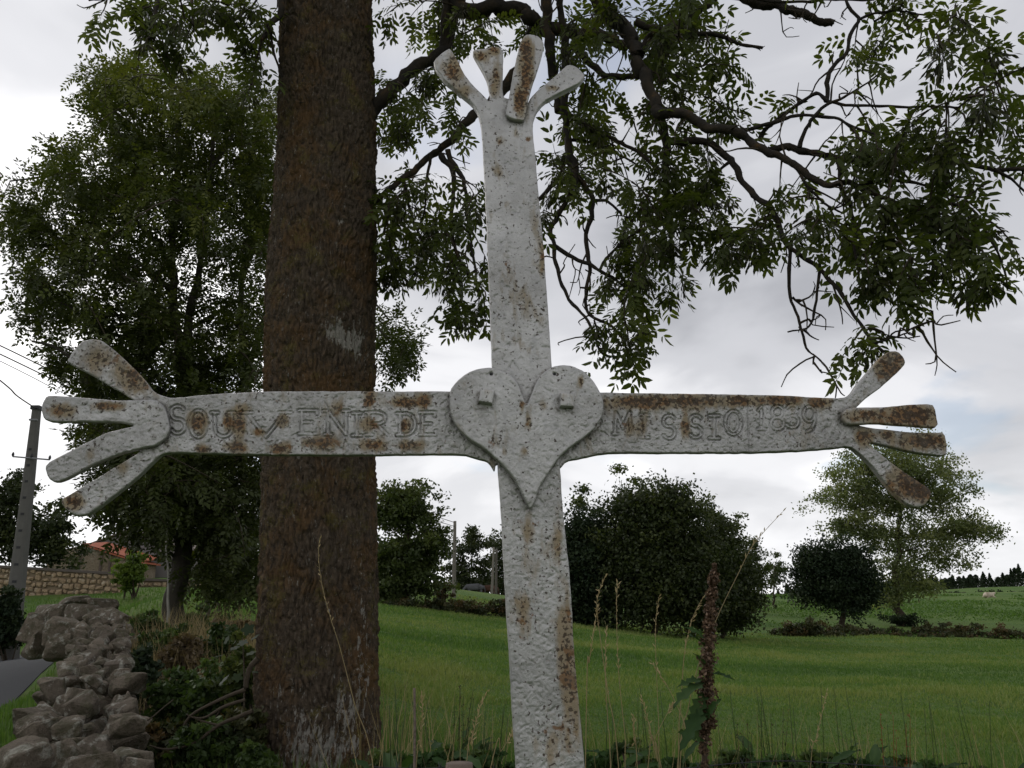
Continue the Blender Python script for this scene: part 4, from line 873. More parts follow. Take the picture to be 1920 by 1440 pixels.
def bush(name, label, cat, blobs, n, size, mat, group=None, tint0=.4, gap=0.0, nst=7, dry=None):
    px, py, rx, ry, Y = blobs[0][:5]; b = G(px, Y); t = thing(name, tuple(b), label, cat, group)
    lf = MB(); sub = crown(lf, blobs, n, size, gap, .55, 3, tint0); m = MB()
    for k in range(nst):
        e = sub[rng.integers(len(sub))]; s = b + np.array([rng.normal(0, .12), rng.normal(0, .12), -.05]); tube(m, smooth_path([s, (s + e) / 2 + rng.normal(0, .05, 3), e], 6), np.linspace(.014, .004, 6) * max(1, Y / 12), 4)
    m.obj('stems', M_BRANCH, t); lf.obj('leaves', mat, t, smooth=False, kind='stuff'); return t

tree('tree', 'mid-green leafy tree between the thick trunk and the pole', 'tree', (765, 45), [(768,955,52,48,45),(735,960,40,50,45),(745,1040,58,70,45),(800,1030,42,70,45),(770,1090,66,40,45),(720,1080,40,50,45)], 22000, .20, M_MIDLEAF, M_BRANCH, 12, clump=.5)
tree('tree', 'smaller dark tree behind the wooden pole, left of the shaft', 'tree', (880, 88), [(885,1025,34,36,88),(862,1065,36,30,88),(895,1075,40,26,88),(880,1098,60,16,92)], 8000, .26, M_DARKLEAF, M_BRANCH, 6)
tree('tree', 'dark tree half hidden by the left edge of the shaft', 'tree', (945, 92), [(935,1040,26,50,92),(955,1070,36,40,92),(985,1040,40,40,92),(950,1096,60,18,95)], 8000, .27, M_DARKLEAF, M_BRANCH, 6)
tree('tree', 'broad dark tree next to the shaft, left one of the dark thicket', 'tree', (1100, 50), [(1110,1020,55,65,50),(1085,1080,50,80,50),(1130,1110,60,70,50),(1080,1000,30,40,50),(1020,1060,50,90,50),(1075,1150,50,40,50)], 36000, .20, M_DEEPLEAF, M_BRANCH, 12, clump=.75)
tree('tree', 'largest round dark tree in the middle of the dark thicket', 'tree', (1230, 49), [(1225,975,70,60,49),(1180,1040,60,70,49),(1270,1030,80,80,49),(1230,1110,110,75,49),(1310,1090,60,80,49),(1190,960,40,40,49),(1260,950,50,40,49)], 60000, .20, M_DARKLEAF, M_BRANCH, 14, clump=.75)
tree('tree', 'lower dark tree at the right end of the dark thicket', 'tree', (1355, 51), [(1345,1030,45,50,51),(1360,1090,55,70,51),(1385,1130,40,50,51),(1330,1140,50,50,51)], 28000, .20, M_DARKLEAF, M_BRANCH, 10, clump=.7)
tree('tree', 'thin airy sapling rising above the thicket beside the shaft', 'tree', (1140, 55), [(1140,920,36,40,55),(1110,935,30,30,55),(1165,900,20,24,55),(1120,970,40,30,55)], 1100, .20, M_MIDLEAF, M_BRANCH, 6, gap=.1, clump=.8, nb=26)
tree('tree', 'feathery pointed tree top above the middle of the thicket', 'tree', (1205, 56), [(1205,905,26,34,56),(1215,945,36,40,56),(1190,940,26,30,56)], 2600, .18, M_MIDLEAF, M_BRANCH, 6, clump=.6, nb=20)
tree('tree', 'feathery tree showing at the right shoulder of the thicket', 'tree', (1330, 57), [(1330,970,30,34,57),(1360,1000,30,36,57),(1310,950,24,24,57)], 2600, .18, M_MIDLEAF, M_BRANCH, 6, clump=.6, nb=20)
tree('tree', 'olive tree standing just right of the dark thicket', 'tree', (1410, 85), [(1405,1045,32,36,85),(1420,1075,34,36,85),(1395,1085,34,40,85)], 6000, .24, M_MIDLEAF, M_BRANCH, 6, clump=.5)
tree('tree', 'small airy tree on the skyline beside the tall dead grass stem', 'tree', (1452, 95), [(1452,1058,22,28,95),(1462,1080,18,24,95),(1440,1085,20,24,95)], 1500, .24, M_MIDLEAF, M_BRANCH, 6, gap=.12, clump=.6)
tree('tree', 'compact dark round tree in the pasture, left of the poplar', 'tree', (1584, 62), [(1565,1050,56,42,62),(1560,1090,66,52,62),(1600,1100,44,56,62),(1515,1055,24,30,62),(1530,1108,38,24,62),(1608,1118,40,22,62)], 36000, .20, M_DEEPLEAF, M_BRANCH, 14, tint0=.3, clump=.7)
tree('poplar_tree', 'tall pale airy poplar in the pasture below the cross fingers', 'tree', (1690, 70), [(1690,868,76,56,70),(1620,880,66,46,70),(1600,945,68,56,70),(1680,940,80,50,70),(1760,920,70,60,70),(1640,1000,60,40,70),(1720,1010,70,40,70),(1800,985,50,36,70),(1850,1000,34,22,70),(1700,1070,60,40,70),(1770,1050,56,30,70),(1640,1060,50,36,70),(1660,1110,40,26,70),(1730,1100,50,24,70),(1580,990,40,30,70)], 52000, .21, M_POPLAR, M_BRANCH, 18, gap=.30, clump=.55, nb=30, tint0=.45)
tree('tree', 'dark leafy tree at the left edge behind the concrete pole', 'tree', (40, 47), [(25,930,46,44,47),(10,990,60,50,47),(105,985,44,50,47),(60,1020,56,46,47),(120,1030,36,34,47),(-60,960,70,70,47)], 20000, .20, M_DARKLEAF, M_BRANCH, 12)
tree('tree', 'tree behind the farmhouse, half hidden by the tall ash', 'tree', (330, 75), [(300,1040,50,50,75),(380,1030,60,60,75),(450,1040,50,60,75)], 14000, .27, M_MIDLEAF, M_BRANCH, 8)
bush('bush', 'bright green rounded bush in front of the garden wall end', 'bush', [(248,1072,28,30,40),(255,1050,20,18,40),(236,1085,24,22,40)], 5000, .15, M_BRIGHT)
tree('young_tree', 'slender pale-stemmed young tree at the foot of the tall ash', 'tree', (309, 14.5), [(310,900,30,40,14.5),(335,960,30,40,14.5),(300,960,22,30,14.5)], 900, .16, M_ASHFAR, M_PALEBARK, 8, nb=6)
tree('young_tree', 'thin grey young tree between the tall ash and the thick trunk', 'tree', (387, 17), [(390,1030,30,40,17),(400,1080,28,30,17)], 1200, .17, M_ASHFAR, M_GREYBARK, 11, nb=6)

# brambles and hedges
for k, (px, py, rx, ry, Y, lab) in enumerate([(745,1140,40,16,44,'low dark bramble patch at the foot of the mid-green tree'),(880,1142,46,13,44,'low bramble bank in front of the grassy mound'),(815,1138,30,16,45,'bramble bush between the mid-green tree and the pole'),(940,1140,30,14,45,'bramble bank meeting the left edge of the shaft')]):
    bush('bramble', lab, 'bramble', [(px, py, rx, ry, Y), (px + 14, py + 5, rx * .6, ry * .8, Y)], 3500, .13, M_BRAMBLE, 'brambles across the field')
bush('hedge_bush', 'dark hedge behind the grazing horses', 'hedge', [(870,1098,34,15,98),(905,1096,40,16,98),(945,1094,40,18,98)], 5000, .3, M_DEEPLEAF)
bush('dry_bush', 'pale brown withered bush beside the wooden pole', 'bush', [(827,1117,20,20,47),(835,1100,12,14,47)], 1600, .13, M_DRYLEAF)
DN = ['left end', 'second from the left', 'third from the left', 'below the dark round tree', 'just right of the dark round tree', 'left of the poplar foot', 'at the poplar foot', 'right of the poplar foot', 'middle of the right half', 'further right', 'near the right edge', 'right end']
for k, px in enumerate(np.linspace(1475, 1915, 12)):
    py = 1180 + 12 * (k / 11) + rng.uniform(-4, 4)
    bush('bramble', 'dark bramble of the ditch row, ' + DN[k], 'bramble', [(px, py, 26, 12 + rng.uniform(0, 7), 57 + rng.uniform(-2, 2)), (px + 16, py + 8, 22, 9, 56)], 2200, .15, M_BRAMBLE, 'brambles along the ditch')
bush('bramble', 'bushy shoots round the poplar trunk foot', 'bramble', [(1690,1160,34,12,69),(1705,1165,22,10,69)], 2500, .15, M_DEEPLEAF, 'brambles along the ditch')
# far hedge and wood on the skyline
for k, px in enumerate(np.linspace(1660, 1930, 10)):
    py = 1122 - 8 * k / 9
    bush('hedge_bush', 'far dark hedge bush on the slope below the skyline wood', 'hedge', [(px, py, 22, 7, 190), (px + 14, py, 18, 6, 190)], 900, .42, M_DEEPLEAF, 'bushes of the far hedge')
def conifer(px, Y, h, w, k):
    b = G(px, Y); t = thing('far_tree', tuple(b), *(('tiny dark tree in the skyline gap left of the round tree', 'tree', 'skyline trees left of the round tree') if px < 1550 else ('tiny dark tree of the skyline wood at the far right edge', 'tree', 'skyline wood trees at the right edge') if px > 1850 else ('tiny dark tree of the skyline wood seen behind the poplar', 'tree', 'skyline wood trees behind the poplar')))
    m = MB(); tube(m, [b - [0, 0, .3], b + [0, 0, h * .5], b + [0, 0, h * .97]], [.22, .16, .04], 5); m.obj('trunk', M_BRANCH, t)
    lf = MB(); n = 700; f = rng.random(n) ** .8; rad = w * (1 - f) ** (.9 if k else .4) * (.55 + .45 * np.abs(np.sin(f * 26))) * rng.random(n) ** .5; a_ = rng.uniform(0, 6.28, n)
    spray_quad(lf, b + np.stack([rad * np.cos(a_), rad * np.sin(a_), h * (.12 + .88 * f)], -1), np.full(n, .65), rng.uniform(.1, .6, n)); lf.obj('crown', M_DEEPLEAF, t, smooth=False, kind='stuff')
for px in list(np.arange(1462, 1502, 6.5)) + list(np.arange(1636, 1935, 8.2)):
    conifer(px + rng.uniform(-3, 3), 300 + rng.uniform(-12, 25), rng.uniform(3.0, 6.2) * (1.3 if px > 1880 else 1), rng.uniform(1.6, 2.6), int(rng.random() < .45))
# ------------------------------------------------------------------ rocks
def rock_mesh(name, seed, mat, npt=18, rough=.05, cuts=2, boxy=.5):
    """angular broken stone: hull of scattered points, chipped edges, rough faces"""
    import bmesh
    r = np.random.default_rng(seed); p = unit(r.normal(0, 1, (npt, 3))); p = p * ((1 - boxy) + boxy / np.abs(p).max(1, keepdims=True) * .85) * r.uniform(.82, 1.08, (npt, 1))
    bm = bmesh.new()
    for c in p: bm.verts.new(c)
    h = bmesh.ops.convex_hull(bm, input=bm.verts[:])
    bmesh.ops.delete(bm, geom=[v for v in bm.verts if not v.link_faces], context='VERTS')
    bmesh.ops.dissolve_limit(bm, angle_limit=R(14), verts=bm.verts[:], edges=bm.edges[:])
    bmesh.ops.bevel(bm, geom=bm.edges[:], offset=.07, segments=1, affect='EDGES', clamp_overlap=True)
    bmesh.ops.triangulate(bm, faces=bm.faces[:]); bmesh.ops.subdivide_edges(bm, edges=bm.edges[:], cuts=cuts, use_grid_fill=True)
    bmesh.ops.recalc_face_normals(bm, faces=bm.faces[:]); bm.normal_update()
    v = np.array([q.co for q in bm.verts]); n = np.array([q.normal for q in bm.verts])
    v = v + n * (rough * 1.6 * fbm(v * 2.2, seed, 3) + rough * 1.3 * fbm(v * 6, seed + 5, 3))[:, None]
    for q, c in zip(bm.verts, v): q.co = c
    me = bpy.data.meshes.new(name); bm.to_mesh(me); bm.free(); me.materials.append(mat)
    me.polygons.foreach_set('use_smooth', np.ones(len(me.polygons), bool)); me.set_sharp_from_angle(angle=R(16)); return me
ROCKS = [rock_mesh('stone', 100 + k, M_ROCK, 13 + k % 5, .03, 3, .6) for k in range(12)]
wall = thing('dry_stone_wall', tuple(G(150, 5)), 'tumbled lichen-covered dry stone wall running along the lane, bottom left', 'wall')
path = P(np.array([140, 142, 148, 163, 180, 188, 192, 190]), np.array([1620, 1500, 1420, 1330, 1258, 1212, 1186, 1165]), np.array([2.5, 2.9, 3.5, 4.6, 6.3, 8.6, 10.5, 12.5]))
pp = smooth_path(path, 200); ln = np.concatenate([[0], np.cumsum(np.linalg.norm(np.diff(pp, axis=0), axis=1))])
s_ = 0.0; ns_ = 0
def put_stone(pos, size, parent, meshes, flat=.68, rx=.3):
    global ns_
    o = link('stone', meshes[int(rng.integers(len(meshes)))], parent, tuple(pos))
    o.scale = (size * rng.uniform(.85, 1.2), size * rng.uniform(.75, 1.05), size * flat * rng.uniform(.8, 1.2)); o.rotation_euler = (rng.normal(0, rx), rng.normal(0, rx), rng.uniform(0, 6.28)); ns_ += 1; return o
while s_ < ln[-1]:
    c = np.array([np.interp(s_, ln, pp[:, a_]) for a_ in range(3)]); c2 = np.array([np.interp(s_ + .1, ln, pp[:, a_]) for a_ in range(3)])
    t_ = unit(c2 - c); nr_ = np.array([t_[1], -t_[0], 0]); nr_ /= np.linalg.norm(nr_)
    zg = float(ground_z(c[0:1], c[1:2])[0])
    for u in (-.18, -.01, .17):       # coping stones
        put_stone(c + nr_ * (u + rng.normal(0, .03)) + t_ * rng.uniform(-.1, .1) + np.array([0, 0, -.05 + rng.normal(0, .05)]), rng.uniform(.085, .13), wall, ROCKS)
    zz_ = c[2] - .20; lay = 0
    while zz_ > zg - .05 and lay < 4:
        w_ = .13 + .02 * lay
        for sg in (-1, 1): put_stone(c + nr_ * sg * (w_ + rng.normal(0, .03)) + t_ * rng.uniform(-.1, .1) + np.array([0, 0, zz_ - c[2]]), rng.uniform(.09, .15), wall, ROCKS)
        put_stone(c + np.array([0, 0, zz_ - c[2] - .05]), .2, wall, ROCKS)
        zz_ -= .2; lay += 1
    s_ += rng.uniform(.19, .25)
BL = [(105,1158,56,30,14.5,'long flat-topped boulder in the row beyond the stone wall'),(165,1160,46,28,14.0,'boulder resting above the far end of the stone wall'),(128,1185,44,30,13.2,'pale-faced boulder below the long flat one'),(68,1176,34,28,14.2,'leftmost brown boulder beside the hedge at the lane'),(205,1172,46,30,12.6,'low boulder at the grassy end of the stone wall'),(165,1200,50,26,12.0,'mossy boulder just behind the wall coping'),(225,1195,34,22,11.5,'small boulder sunk in the grass by the wall end'),(75,1212,40,26,13.4,'low boulder nearest the lane under the leftmost brown one'),(118,1215,36,24,12.8,'squat boulder between the lane and the wall end'),(190,1140,34,22,15.5,'grey boulder at the back of the row on the bank'),(140,1138,34,22,15.8,'rounded boulder at the back above the long flat one')]
for k, (px, py, rx, ry, Y, lab) in enumerate(BL):
    m_ = float(mpp(px, py, Y)); o = link('boulder', ROCKS[k % 9], None, tuple(P(px, py, Y)), lab, 'boulder', 'boulders beyond the stone wall')
    o.scale = (rx * m_ * 1.12, rx * m_ * .9, ry * m_ * 1.15); o.rotation_euler = (.1 * k % .3, .12, .4 * k)

# ------------------------------------------------------------------ garden wall and farm on the left
BLK = [rock_mesh('stone', 200 + k, M_WALLSTONE, 22, .04, 0, .9) for k in range(7)]
def stone_wall(nm, lab, pa, pb, Y0, Y1, hrow, seed):
    """pa, pb photo columns; foot follows ground; top given by photo rows"""
    n = 40; px = np.linspace(pa[0], pb[0], n); Yv = np.linspace(Y0, Y1, n); top = P(px, np.linspace(pa[1], pb[1], n), Yv)
    ft = np.array([G(a, b) for a, b in zip(px, Yv)]); t = thing(nm, tuple(ft[n // 2]), lab, 'wall')
    d = unit(top[-1] - top[0]) * np.array([1, 1, 0]); nn_ = np.array([d[1], -d[0], 0]); nn_ /= np.linalg.norm(nn_); nn_ *= np.sign(-nn_[1])
    m = MB(); v = np.concatenate([ft + nn_ * .12 - [0, 0, .4], top + nn_ * .12, top - nn_ * .25, ft - nn_ * .25 - [0, 0, .4]]); k = np.arange(n - 1)
    m.add(v, np.concatenate([np.stack([k + a * n, k + 1 + a * n, k + 1 + b * n, k + b * n], -1) for a, b in ((0, 1), (1, 2), (2, 3))])); m.obj('core', M_MORTAR, t, smooth=False)
    m = MB(); c = (top + [0, 0, .05]); q = np.concatenate([c + nn_ * .24 + [0, 0, -.07], c + nn_ * .22 + [0, 0, .05], c - nn_ * .3 + [0, 0, .06], c - nn_ * .3 + [0, 0, -.07]])
    m.add(q, np.concatenate([np.stack([k + a * n, k + 1 + a * n, k + 1 + b * n, k + b * n], -1) for a, b in ((0, 1), (1, 2), (2, 3), (3, 0))])); m.obj('coping', M_COPING, t, smooth=False)
    Lw = np.linalg.norm(top[-1] - top[0]); cnt = 0
    for r_ in range(12):
        x = rng.uniform(-.2, 0)
        while x < Lw:
            w = rng.uniform(.18, .5); f = np.clip((x + w / 2) / Lw, 0, 1); tz = np.interp(f, np.linspace(0, 1, n), top[:, 2]); zc_s = tz - .17 - r_ * hrow
            g0 = np.interp(f, np.linspace(0, 1, n), ft[:, 2])
            if zc_s > g0 - .15:
                p = top[0] + (top[-1] - top[0]) * f; p = np.array([p[0], p[1], zc_s + rng.normal(0, .04)]) + nn_ * .13
                o = link('stone', BLK[int(rng.integers(7))], t, tuple(p)); o.scale = (w * .52, .10, hrow * rng.uniform(.34, .66)); o.rotation_euler = (rng.normal(0, .03), rng.normal(0, .05), math.atan2(d[1], d[0])); cnt += 1
            x += w
    return cnt
cn = stone_wall('garden_wall', 'warm rubble-stone garden wall with dark coping in front of the farmhouse', (-60, 1060), (232, 1078), 45, 43.5, .27, 1)
cn += stone_wall('garden_wall', 'low far stretch of garden wall seen between the tree trunks', (262, 1088), (505, 1096), 46, 47, .30, 2)
HY = 60.0
hs = thing('farmhouse', tuple(G(235, HY)), 'grey gabled farmhouse partly hidden by the tall ash', 'house')
def quad3(mb, pts): mb.add(np.array(pts), [(0, 1, 2, 3)])
def prism(mb, front, dy):
    """front: list of xyz in a vertical plane; extruded backwards by dy"""
    f = np.array(front, float); n = len(f); b = f + np.array([0, dy, 0]); c = f.mean(0); c2 = b.mean(0)
    v = np.concatenate([f, b, [c], [c2]]); k = np.arange(n)
    mb.add(v, np.stack([k, k + n, (k + 1) % n + n, (k + 1) % n], -1), np.concatenate([np.stack([k, (k + 1) % n, np.full(n, 2 * n)], -1), np.stack([(k + 1) % n + n, k + n, np.full(n, 2 * n + 1)], -1)]))
gl = lambda px, py, Y=HY: P(px, py, Y)
zf = float(G(235, HY)[2]) - .5
e1, ap, e2 = gl(150, 1030), gl(243, 996), gl(345, 1032)
m = MB(); prism(m, [(e1[0], HY, zf), tuple(e1), tuple(ap), tuple(e2), (e2[0], HY, zf)], 9.0); m.obj('wall', M_GABLE, hs, smooth=False)
m = MB()
for a_, b_ in ((e1, ap), (ap, e2)):
    dxz = unit(b_ - a_); a2 = a_ - dxz * .25 if a_ is e1 else a_; b2 = b_ + dxz * .25 if b_ is e2 else b_
    up_ = np.array([0, -.15, .06]); th_ = np.array([0, 0, .10])
    prism(m, [a2 + up_, b2 + up_, b2 + up_ + th_, a2 + up_ + th_], 9.3)
m.obj('roof', M_SLATE, hs, smooth=False)
LY = 56.0
br = thing('stone_barn', tuple(G(165, LY)), 'low rubble-stone outbuilding with red tiled roof before the farmhouse', 'house')
a1, a2_, b1, b2_ = gl(158, 1022, LY), gl(258, 1052, LY), gl(95, 1050, LY), gl(258, 1056, LY)
zf = float(G(165, LY)[2]) - .5
m = MB(); prism(m, [(gl(88, 1050, LY)[0], LY, zf), tuple(gl(88, 1050, LY)), tuple(gl(120, 1030, LY)), tuple(gl(156, 1022, LY)), tuple(gl(235, 1046, LY)), tuple(gl(258, 1052, LY)), (gl(258, 1050, LY)[0], LY, zf)], 3.0); m.obj('wall', M_HOUSE, br, smooth=False)
m = MB(); p0, p1 = gl(154, 1020, LY - .2), gl(262, 1053, LY - .2); q0, q1 = gl(160, 1004, LY + 3.2), gl(262, 1036, LY + 3.2)
nt_ = 34
for k in range(nt_):        # rows of half-round tiles running down the slope
    f0, f1_ = k / nt_, (k + 1) / nt_
    for sgm in range(3):
        pass
    A = p0 + (p1 - p0) * (f0 + f1_) / 2; B_ = np.array([A[0], A[1] + 3.4, A[2] + .35]); tube(m, [A, (A + B_) / 2, B_], [.07, .07, .07], 6)
th_ = np.array([0, 0, .09]); prism(m, [p0 - th_, p1 - th_, p1, p0], 3.4); m.obj('roof', M_TILE, br, smooth=False)
for px in (148, 188, 205):
    m = MB(); c = gl(px, 1064, LY - .05); box(m, c, (.12, .12, 1.9)); m.obj('drainpipe', M_SLATE, br, smooth=False)

# ------------------------------------------------------------------ poles and wires
def pole(lab, base, toppx, w0, w1, mat, arm=None, concrete=False):
    b = G(*base); top = P(toppx[0], toppx[1], base[1]); t = thing('utility_pole', tuple(b), lab, 'pole', 'utility poles')
    m = MB(); n = 12; c = np.linspace(b - [0, 0, .3], top, n)
    if concrete:
        for k in range(n - 1): 
            pass
        th = [(-1, -.8), (-.55, -1), (.55, -1), (1, -.8), (1, .8), (-1, .8)]; v = []
        for k in range(n):
            w = (w0 + (w1 - w0) * k / (n - 1)) / 2; v += [c[k] + np.array([a * w, b2 * w, 0]) for a, b2 in th]
        v = np.array(v); i = np.arange(n - 1)[:, None] * 6; j = np.arange(6)[None]; k2 = (j + 1) % 6
        v = np.vstack([v, top]); m.add(v, np.stack([i + j, i + k2, i + 6 + k2, i + 6 + j], -1).reshape(-1, 4), [((n - 1) * 6 + a, (n - 1) * 6 + (a + 1) % 6, n * 6) for a in range(6)])
        ob = m.obj('post', mat, t, smooth=False)
        for k in range(11):
            f = .18 + .065 * k; p = b + (top - b) * f; w = w0 + (w1 - w0) * f; mm = MB(); box(mm, p + np.array([0, -w / 2 + .005, 0]), (w * .34, .03, .07)); mm.obj('step_hole', M_WIRE, t, smooth=False)
    else:
        tube(m, c, np.linspace(w0 / 2, w1 / 2, n), 9, rough=.02); m.obj('post', mat, t)
    return t, top
pl, ptop = pole('grey concrete utility pole with a thin crossarm at the left edge', (16, 25), (69, 767), .42, .20, M_CONC, concrete=True)
m = MB(); a_, b_ = P(24, 856, 24.8), P(93, 862, 24.8); tube(m, [a_, (a_ + b_) / 2, b_], [.022, .024, .022], 6); am = m.obj('crossarm', M_STEEL, pl)
for f in (.0, .5, 1):
    c = a_ + (b_ - a_) * f; m = MB(); tube(m, [c, c + [0, 0, .05], c + [0, 0, .10], c + [0, 0, .13]], [.02, .04, .03, .015], 7); m.obj('insulator', M_WIRE, am)
m = MB(); box(m, ptop + [0, 0, .03], (.26, .26, .12)); m.obj('pole_cap', M_WIRE, pl, smooth=False)
m = MB(); box(m, ptop + [0, -.1, -.35], (.24, .06, .05)); m.obj('collar', M_STEEL, pl, smooth=False)
p2, p2t = pole('weathered wooden pole on the grassy mound left of the shaft', (851, 56), (853, 977), .28, .20, M_WOODPOLE)
p3a, p3t = pole('pale wooden pole touching the left edge of the shaft, left one of a pair', (922, 76), (926, 1026), .26, .18, M_WOODPOLE)
p3b, _ = pole('darker pole right behind the pale pole, right one of a pair', (930, 77.5), (931, 1030), .26, .18, M_GREYBARK)
def wire(lab, pts, rad, sag=0.0, grp=None):
    pts = [np.asarray(q, float) for q in pts]; m = MB(); c = smooth_path(pts, 40); f = np.linspace(0, 1, 40); c[:, 2] -= sag * 4 * f * (1 - f)
    tube(m, c, rad, 5); m.obj('overhead_wire', M_WIRE, None, label=lab, cat='wire', group=grp)
for k, (y0, y1, lab) in enumerate([(648, 742, 'upper of the three overhead wires behind the cross fingers'), (664, 757, 'middle of the three overhead wires behind the cross fingers'), (677, 775, 'lowest and thinnest of the three overhead wires behind the cross fingers')]):
    wire(lab, [P(-420, y0 - 200, 19), P(0, y0, 24), P(200, y1, 29), P(500, y1 + 122, 38), p2t + [0, 0, -.1 - .25 * k]], .020 if k < 2 else .012, 0, 'overhead wires at the left')
wire('dark wire running from the concrete pole top up to the left edge', [ptop, P(32, 742, 23), P(0, 713, 21.5), P(-300, 480, 12)], .020, 0, 'overhead wires at the left')

# ------------------------------------------------------------------ animals, far off
def animal(nm, lab, cat, base, yaw, spine, legs, mat, z0):
    """one continuous skinned body; spine / legs: chains of (x, y, z, radius)"""
    me = bpy.data.meshes.new(nm); vs = [s[:3] for s in spine]; rd = [s[3] for s in spine]; ed = [(k, k + 1) for k in range(len(spine) - 1)]
    for at, ch in legs:
        prev = at
        for c in ch: vs.append(c[:3]); rd.append(c[3]); ed.append((prev, len(vs) - 1)); prev = len(vs) - 1
    me.from_pydata(vs, ed, []); o = bpy.data.objects.new(nm, me); COL.objects.link(o)
    sk = o.modifiers.new('skin', 'SKIN'); sk.use_smooth_shade = True
    for k, r_ in enumerate(rd): me.skin_vertices[0].data[k].radius = (r_, r_)
    me.skin_vertices[0].data[2].use_root = True
    o.modifiers.new('sub', 'SUBSURF').levels = 1; o.modifiers['sub'].render_levels = 1
    dg = bpy.context.evaluated_depsgraph_get(); me2 = bpy.data.meshes.new_from_object(o.evaluated_get(dg)); me2.materials.clear(); me2.materials.append(mat); me2.name = nm
    o.modifiers.clear(); o.data = me2; o.location = tuple(base); o.location[2] = z0; o.rotation_euler = (0, 0, yaw); tag(o, lab, cat); return o
HORSE = [(-.85,0,1.15,.18),(-.6,0,1.25,.30),(-.1,0,1.18,.32),(.45,0,1.22,.30),(.75,0,1.25,.22),(1.0,0,1.05,.15),(1.2,0,.75,.12),(1.35,0,.5,.12),(1.5,0,.3,.07)]
HLEG = [(1, [(-.65,.14,.75,.12),(-.62,.14,.5,.07),(-.7,.14,.1,.05)]), (1, [(-.55,-.14,.75,.12),(-.5,-.14,.5,.07),(-.58,-.14,.1,.05)]), (3, [(.5,.14,.7,.10),(.5,.14,.4,.06),(.5,.14,.05,.05)]), (3, [(.62,-.14,.7,.10),(.66,-.14,.4,.06),(.62,-.14,.05,.05)]), (0, [(-1.0,0,.95,.05),(-1.02,0,.55,.04)])]
b = G(890, 86); animal('horse', 'grey horse grazing on the mound under the dark trees', 'horse', b, R(180), HORSE, HLEG, M_HORSEG, float(b[2]) - .45)
b = G(917, 86.5); animal('horse', 'brown horse grazing beside the grey one near the pale pole', 'horse', b, R(160), HORSE, HLEG, M_HORSEB, float(b[2]) - .4)
COWL = [(-.9,0,.45,.22),(-.6,0,.55,.36),(0,0,.52,.42),(.5,0,.58,.36),(.8,0,.75,.2),(1.05,0,.9,.16),(1.25,0,.8,.10)]
b = G(1855, 142); animal('cow', 'cream cow lying in the far pasture at the right', 'cow', b, R(8), COWL, [(1, [(-.5,.4,.25,.14),(-.1,.5,.12,.07)]), (3, [(.6,-.35,.25,.12),(.95,-.4,.12,.07)]), (0, [(-1.05,0,.35,.05),(-1.15,.1,.15,.03)])], M_COW, float(b[2]) + .02)
# ------------------------------------------------------------------ meadow grass
def blades(mb, x, y, h, w, tint, lean=.35):
    n = len(x); z = ground_z(x, y); a_ = rng.uniform(0, 2 * math.pi, n); b = np.stack([x, y, z - .01], -1)
    sd = np.stack([np.cos(a_), np.sin(a_), 0 * a_], -1) * (w / 2)[:, None]; l_ = rng.uniform(0, 2 * math.pi, n)
    ln_ = np.stack([np.cos(l_), np.sin(l_), 0 * l_], -1) * (h * lean * rng.random(n))[:, None]
    m1 = b + ln_ * .35 + np.array([0, 0, 1]) * (h * .6)[:, None]; tp = b + ln_ + np.array([0, 0, 1]) * h[:, None]
    v = np.stack([b - sd, b + sd, m1 + sd * .75, m1 - sd * .75, tp], 1); k = np.arange(n)[:, None] * 5
    mb.add(v.reshape(-1, 3), k + np.array([[0, 1, 2, 3]]), k + np.array([[3, 2, 4]]), np.repeat(np.clip(tint, 0, 1), 5))
n = 260000
r_ = np.exp(rng.uniform(math.log(6.0), math.log(60), n)); a_ = rng.uniform(-.16, .66, n)
x, y = np.sin(a_) * r_, np.cos(a_) * r_
q = np.stack([x, y, 0 * x], -1); f = fbm(q * .16, 61, 3); f2_ = fbm(q * .8, 66, 2); f3_ = fbm(q * np.array([.05, .16, 1]), 69, 3)
h = (.052 + .045 * f + .10 * f2_.clip(0, 1)).clip(.02, .3) * rng.uniform(.6, 1.4, n) * np.clip(1 + (r_ - 20) / 80, 1, 1.4)
mb = MB(); blades(mb, x, y, h, .0042 + .00075 * r_, .42 + .62 * f3_ + .32 * f2_ + rng.normal(0, .16, n) + .5 * (rng.random(n) < .05), .9)
mb.obj('meadow_grass', M_GRASS, None, smooth=False, label='short green pasture grass across the field', cat='grass', kind='stuff')
n = 60000
r_ = np.exp(rng.uniform(math.log(1.6), math.log(9), n)); a_ = rng.uniform(-.5, .62, n); x, y = np.sin(a_) * r_, np.cos(a_) * r_
mb = MB(); blades(mb, x, y, rng.uniform(.12, .42, n), np.full(n, .007), .3 + rng.normal(0, .2, n), .6)
mb.obj('verge_grass', M_GRASS, None, smooth=False, label='long rough grass at the foot of the cross and trunk', cat='grass', kind='stuff')
n = 90000
r_ = np.exp(rng.uniform(math.log(4), math.log(48), n)); a_ = rng.uniform(-.68, -.16, n); x, y = np.sin(a_) * r_, np.cos(a_) * r_
dr = np.min(np.hypot(x[:, None] - rp[None, ::3, 0], y[:, None] - rp[None, ::3, 1]), 1); k = dr > 1.95; x, y, r_ = x[k], y[k], r_[k]; n = len(x)
mb = MB(); f = fbm(np.stack([x, y, 0 * x], -1) * .3, 71, 3); blades(mb, x, y, (.12 + .06 * f) * rng.uniform(.6, 1.5, n), .005 + .0008 * r_, .35 + .3 * f + rng.normal(0, .12, n))
mb.obj('bank_grass', M_GRASS, None, smooth=False, label='rough grass on the bank behind the stone wall', cat='grass', kind='stuff')

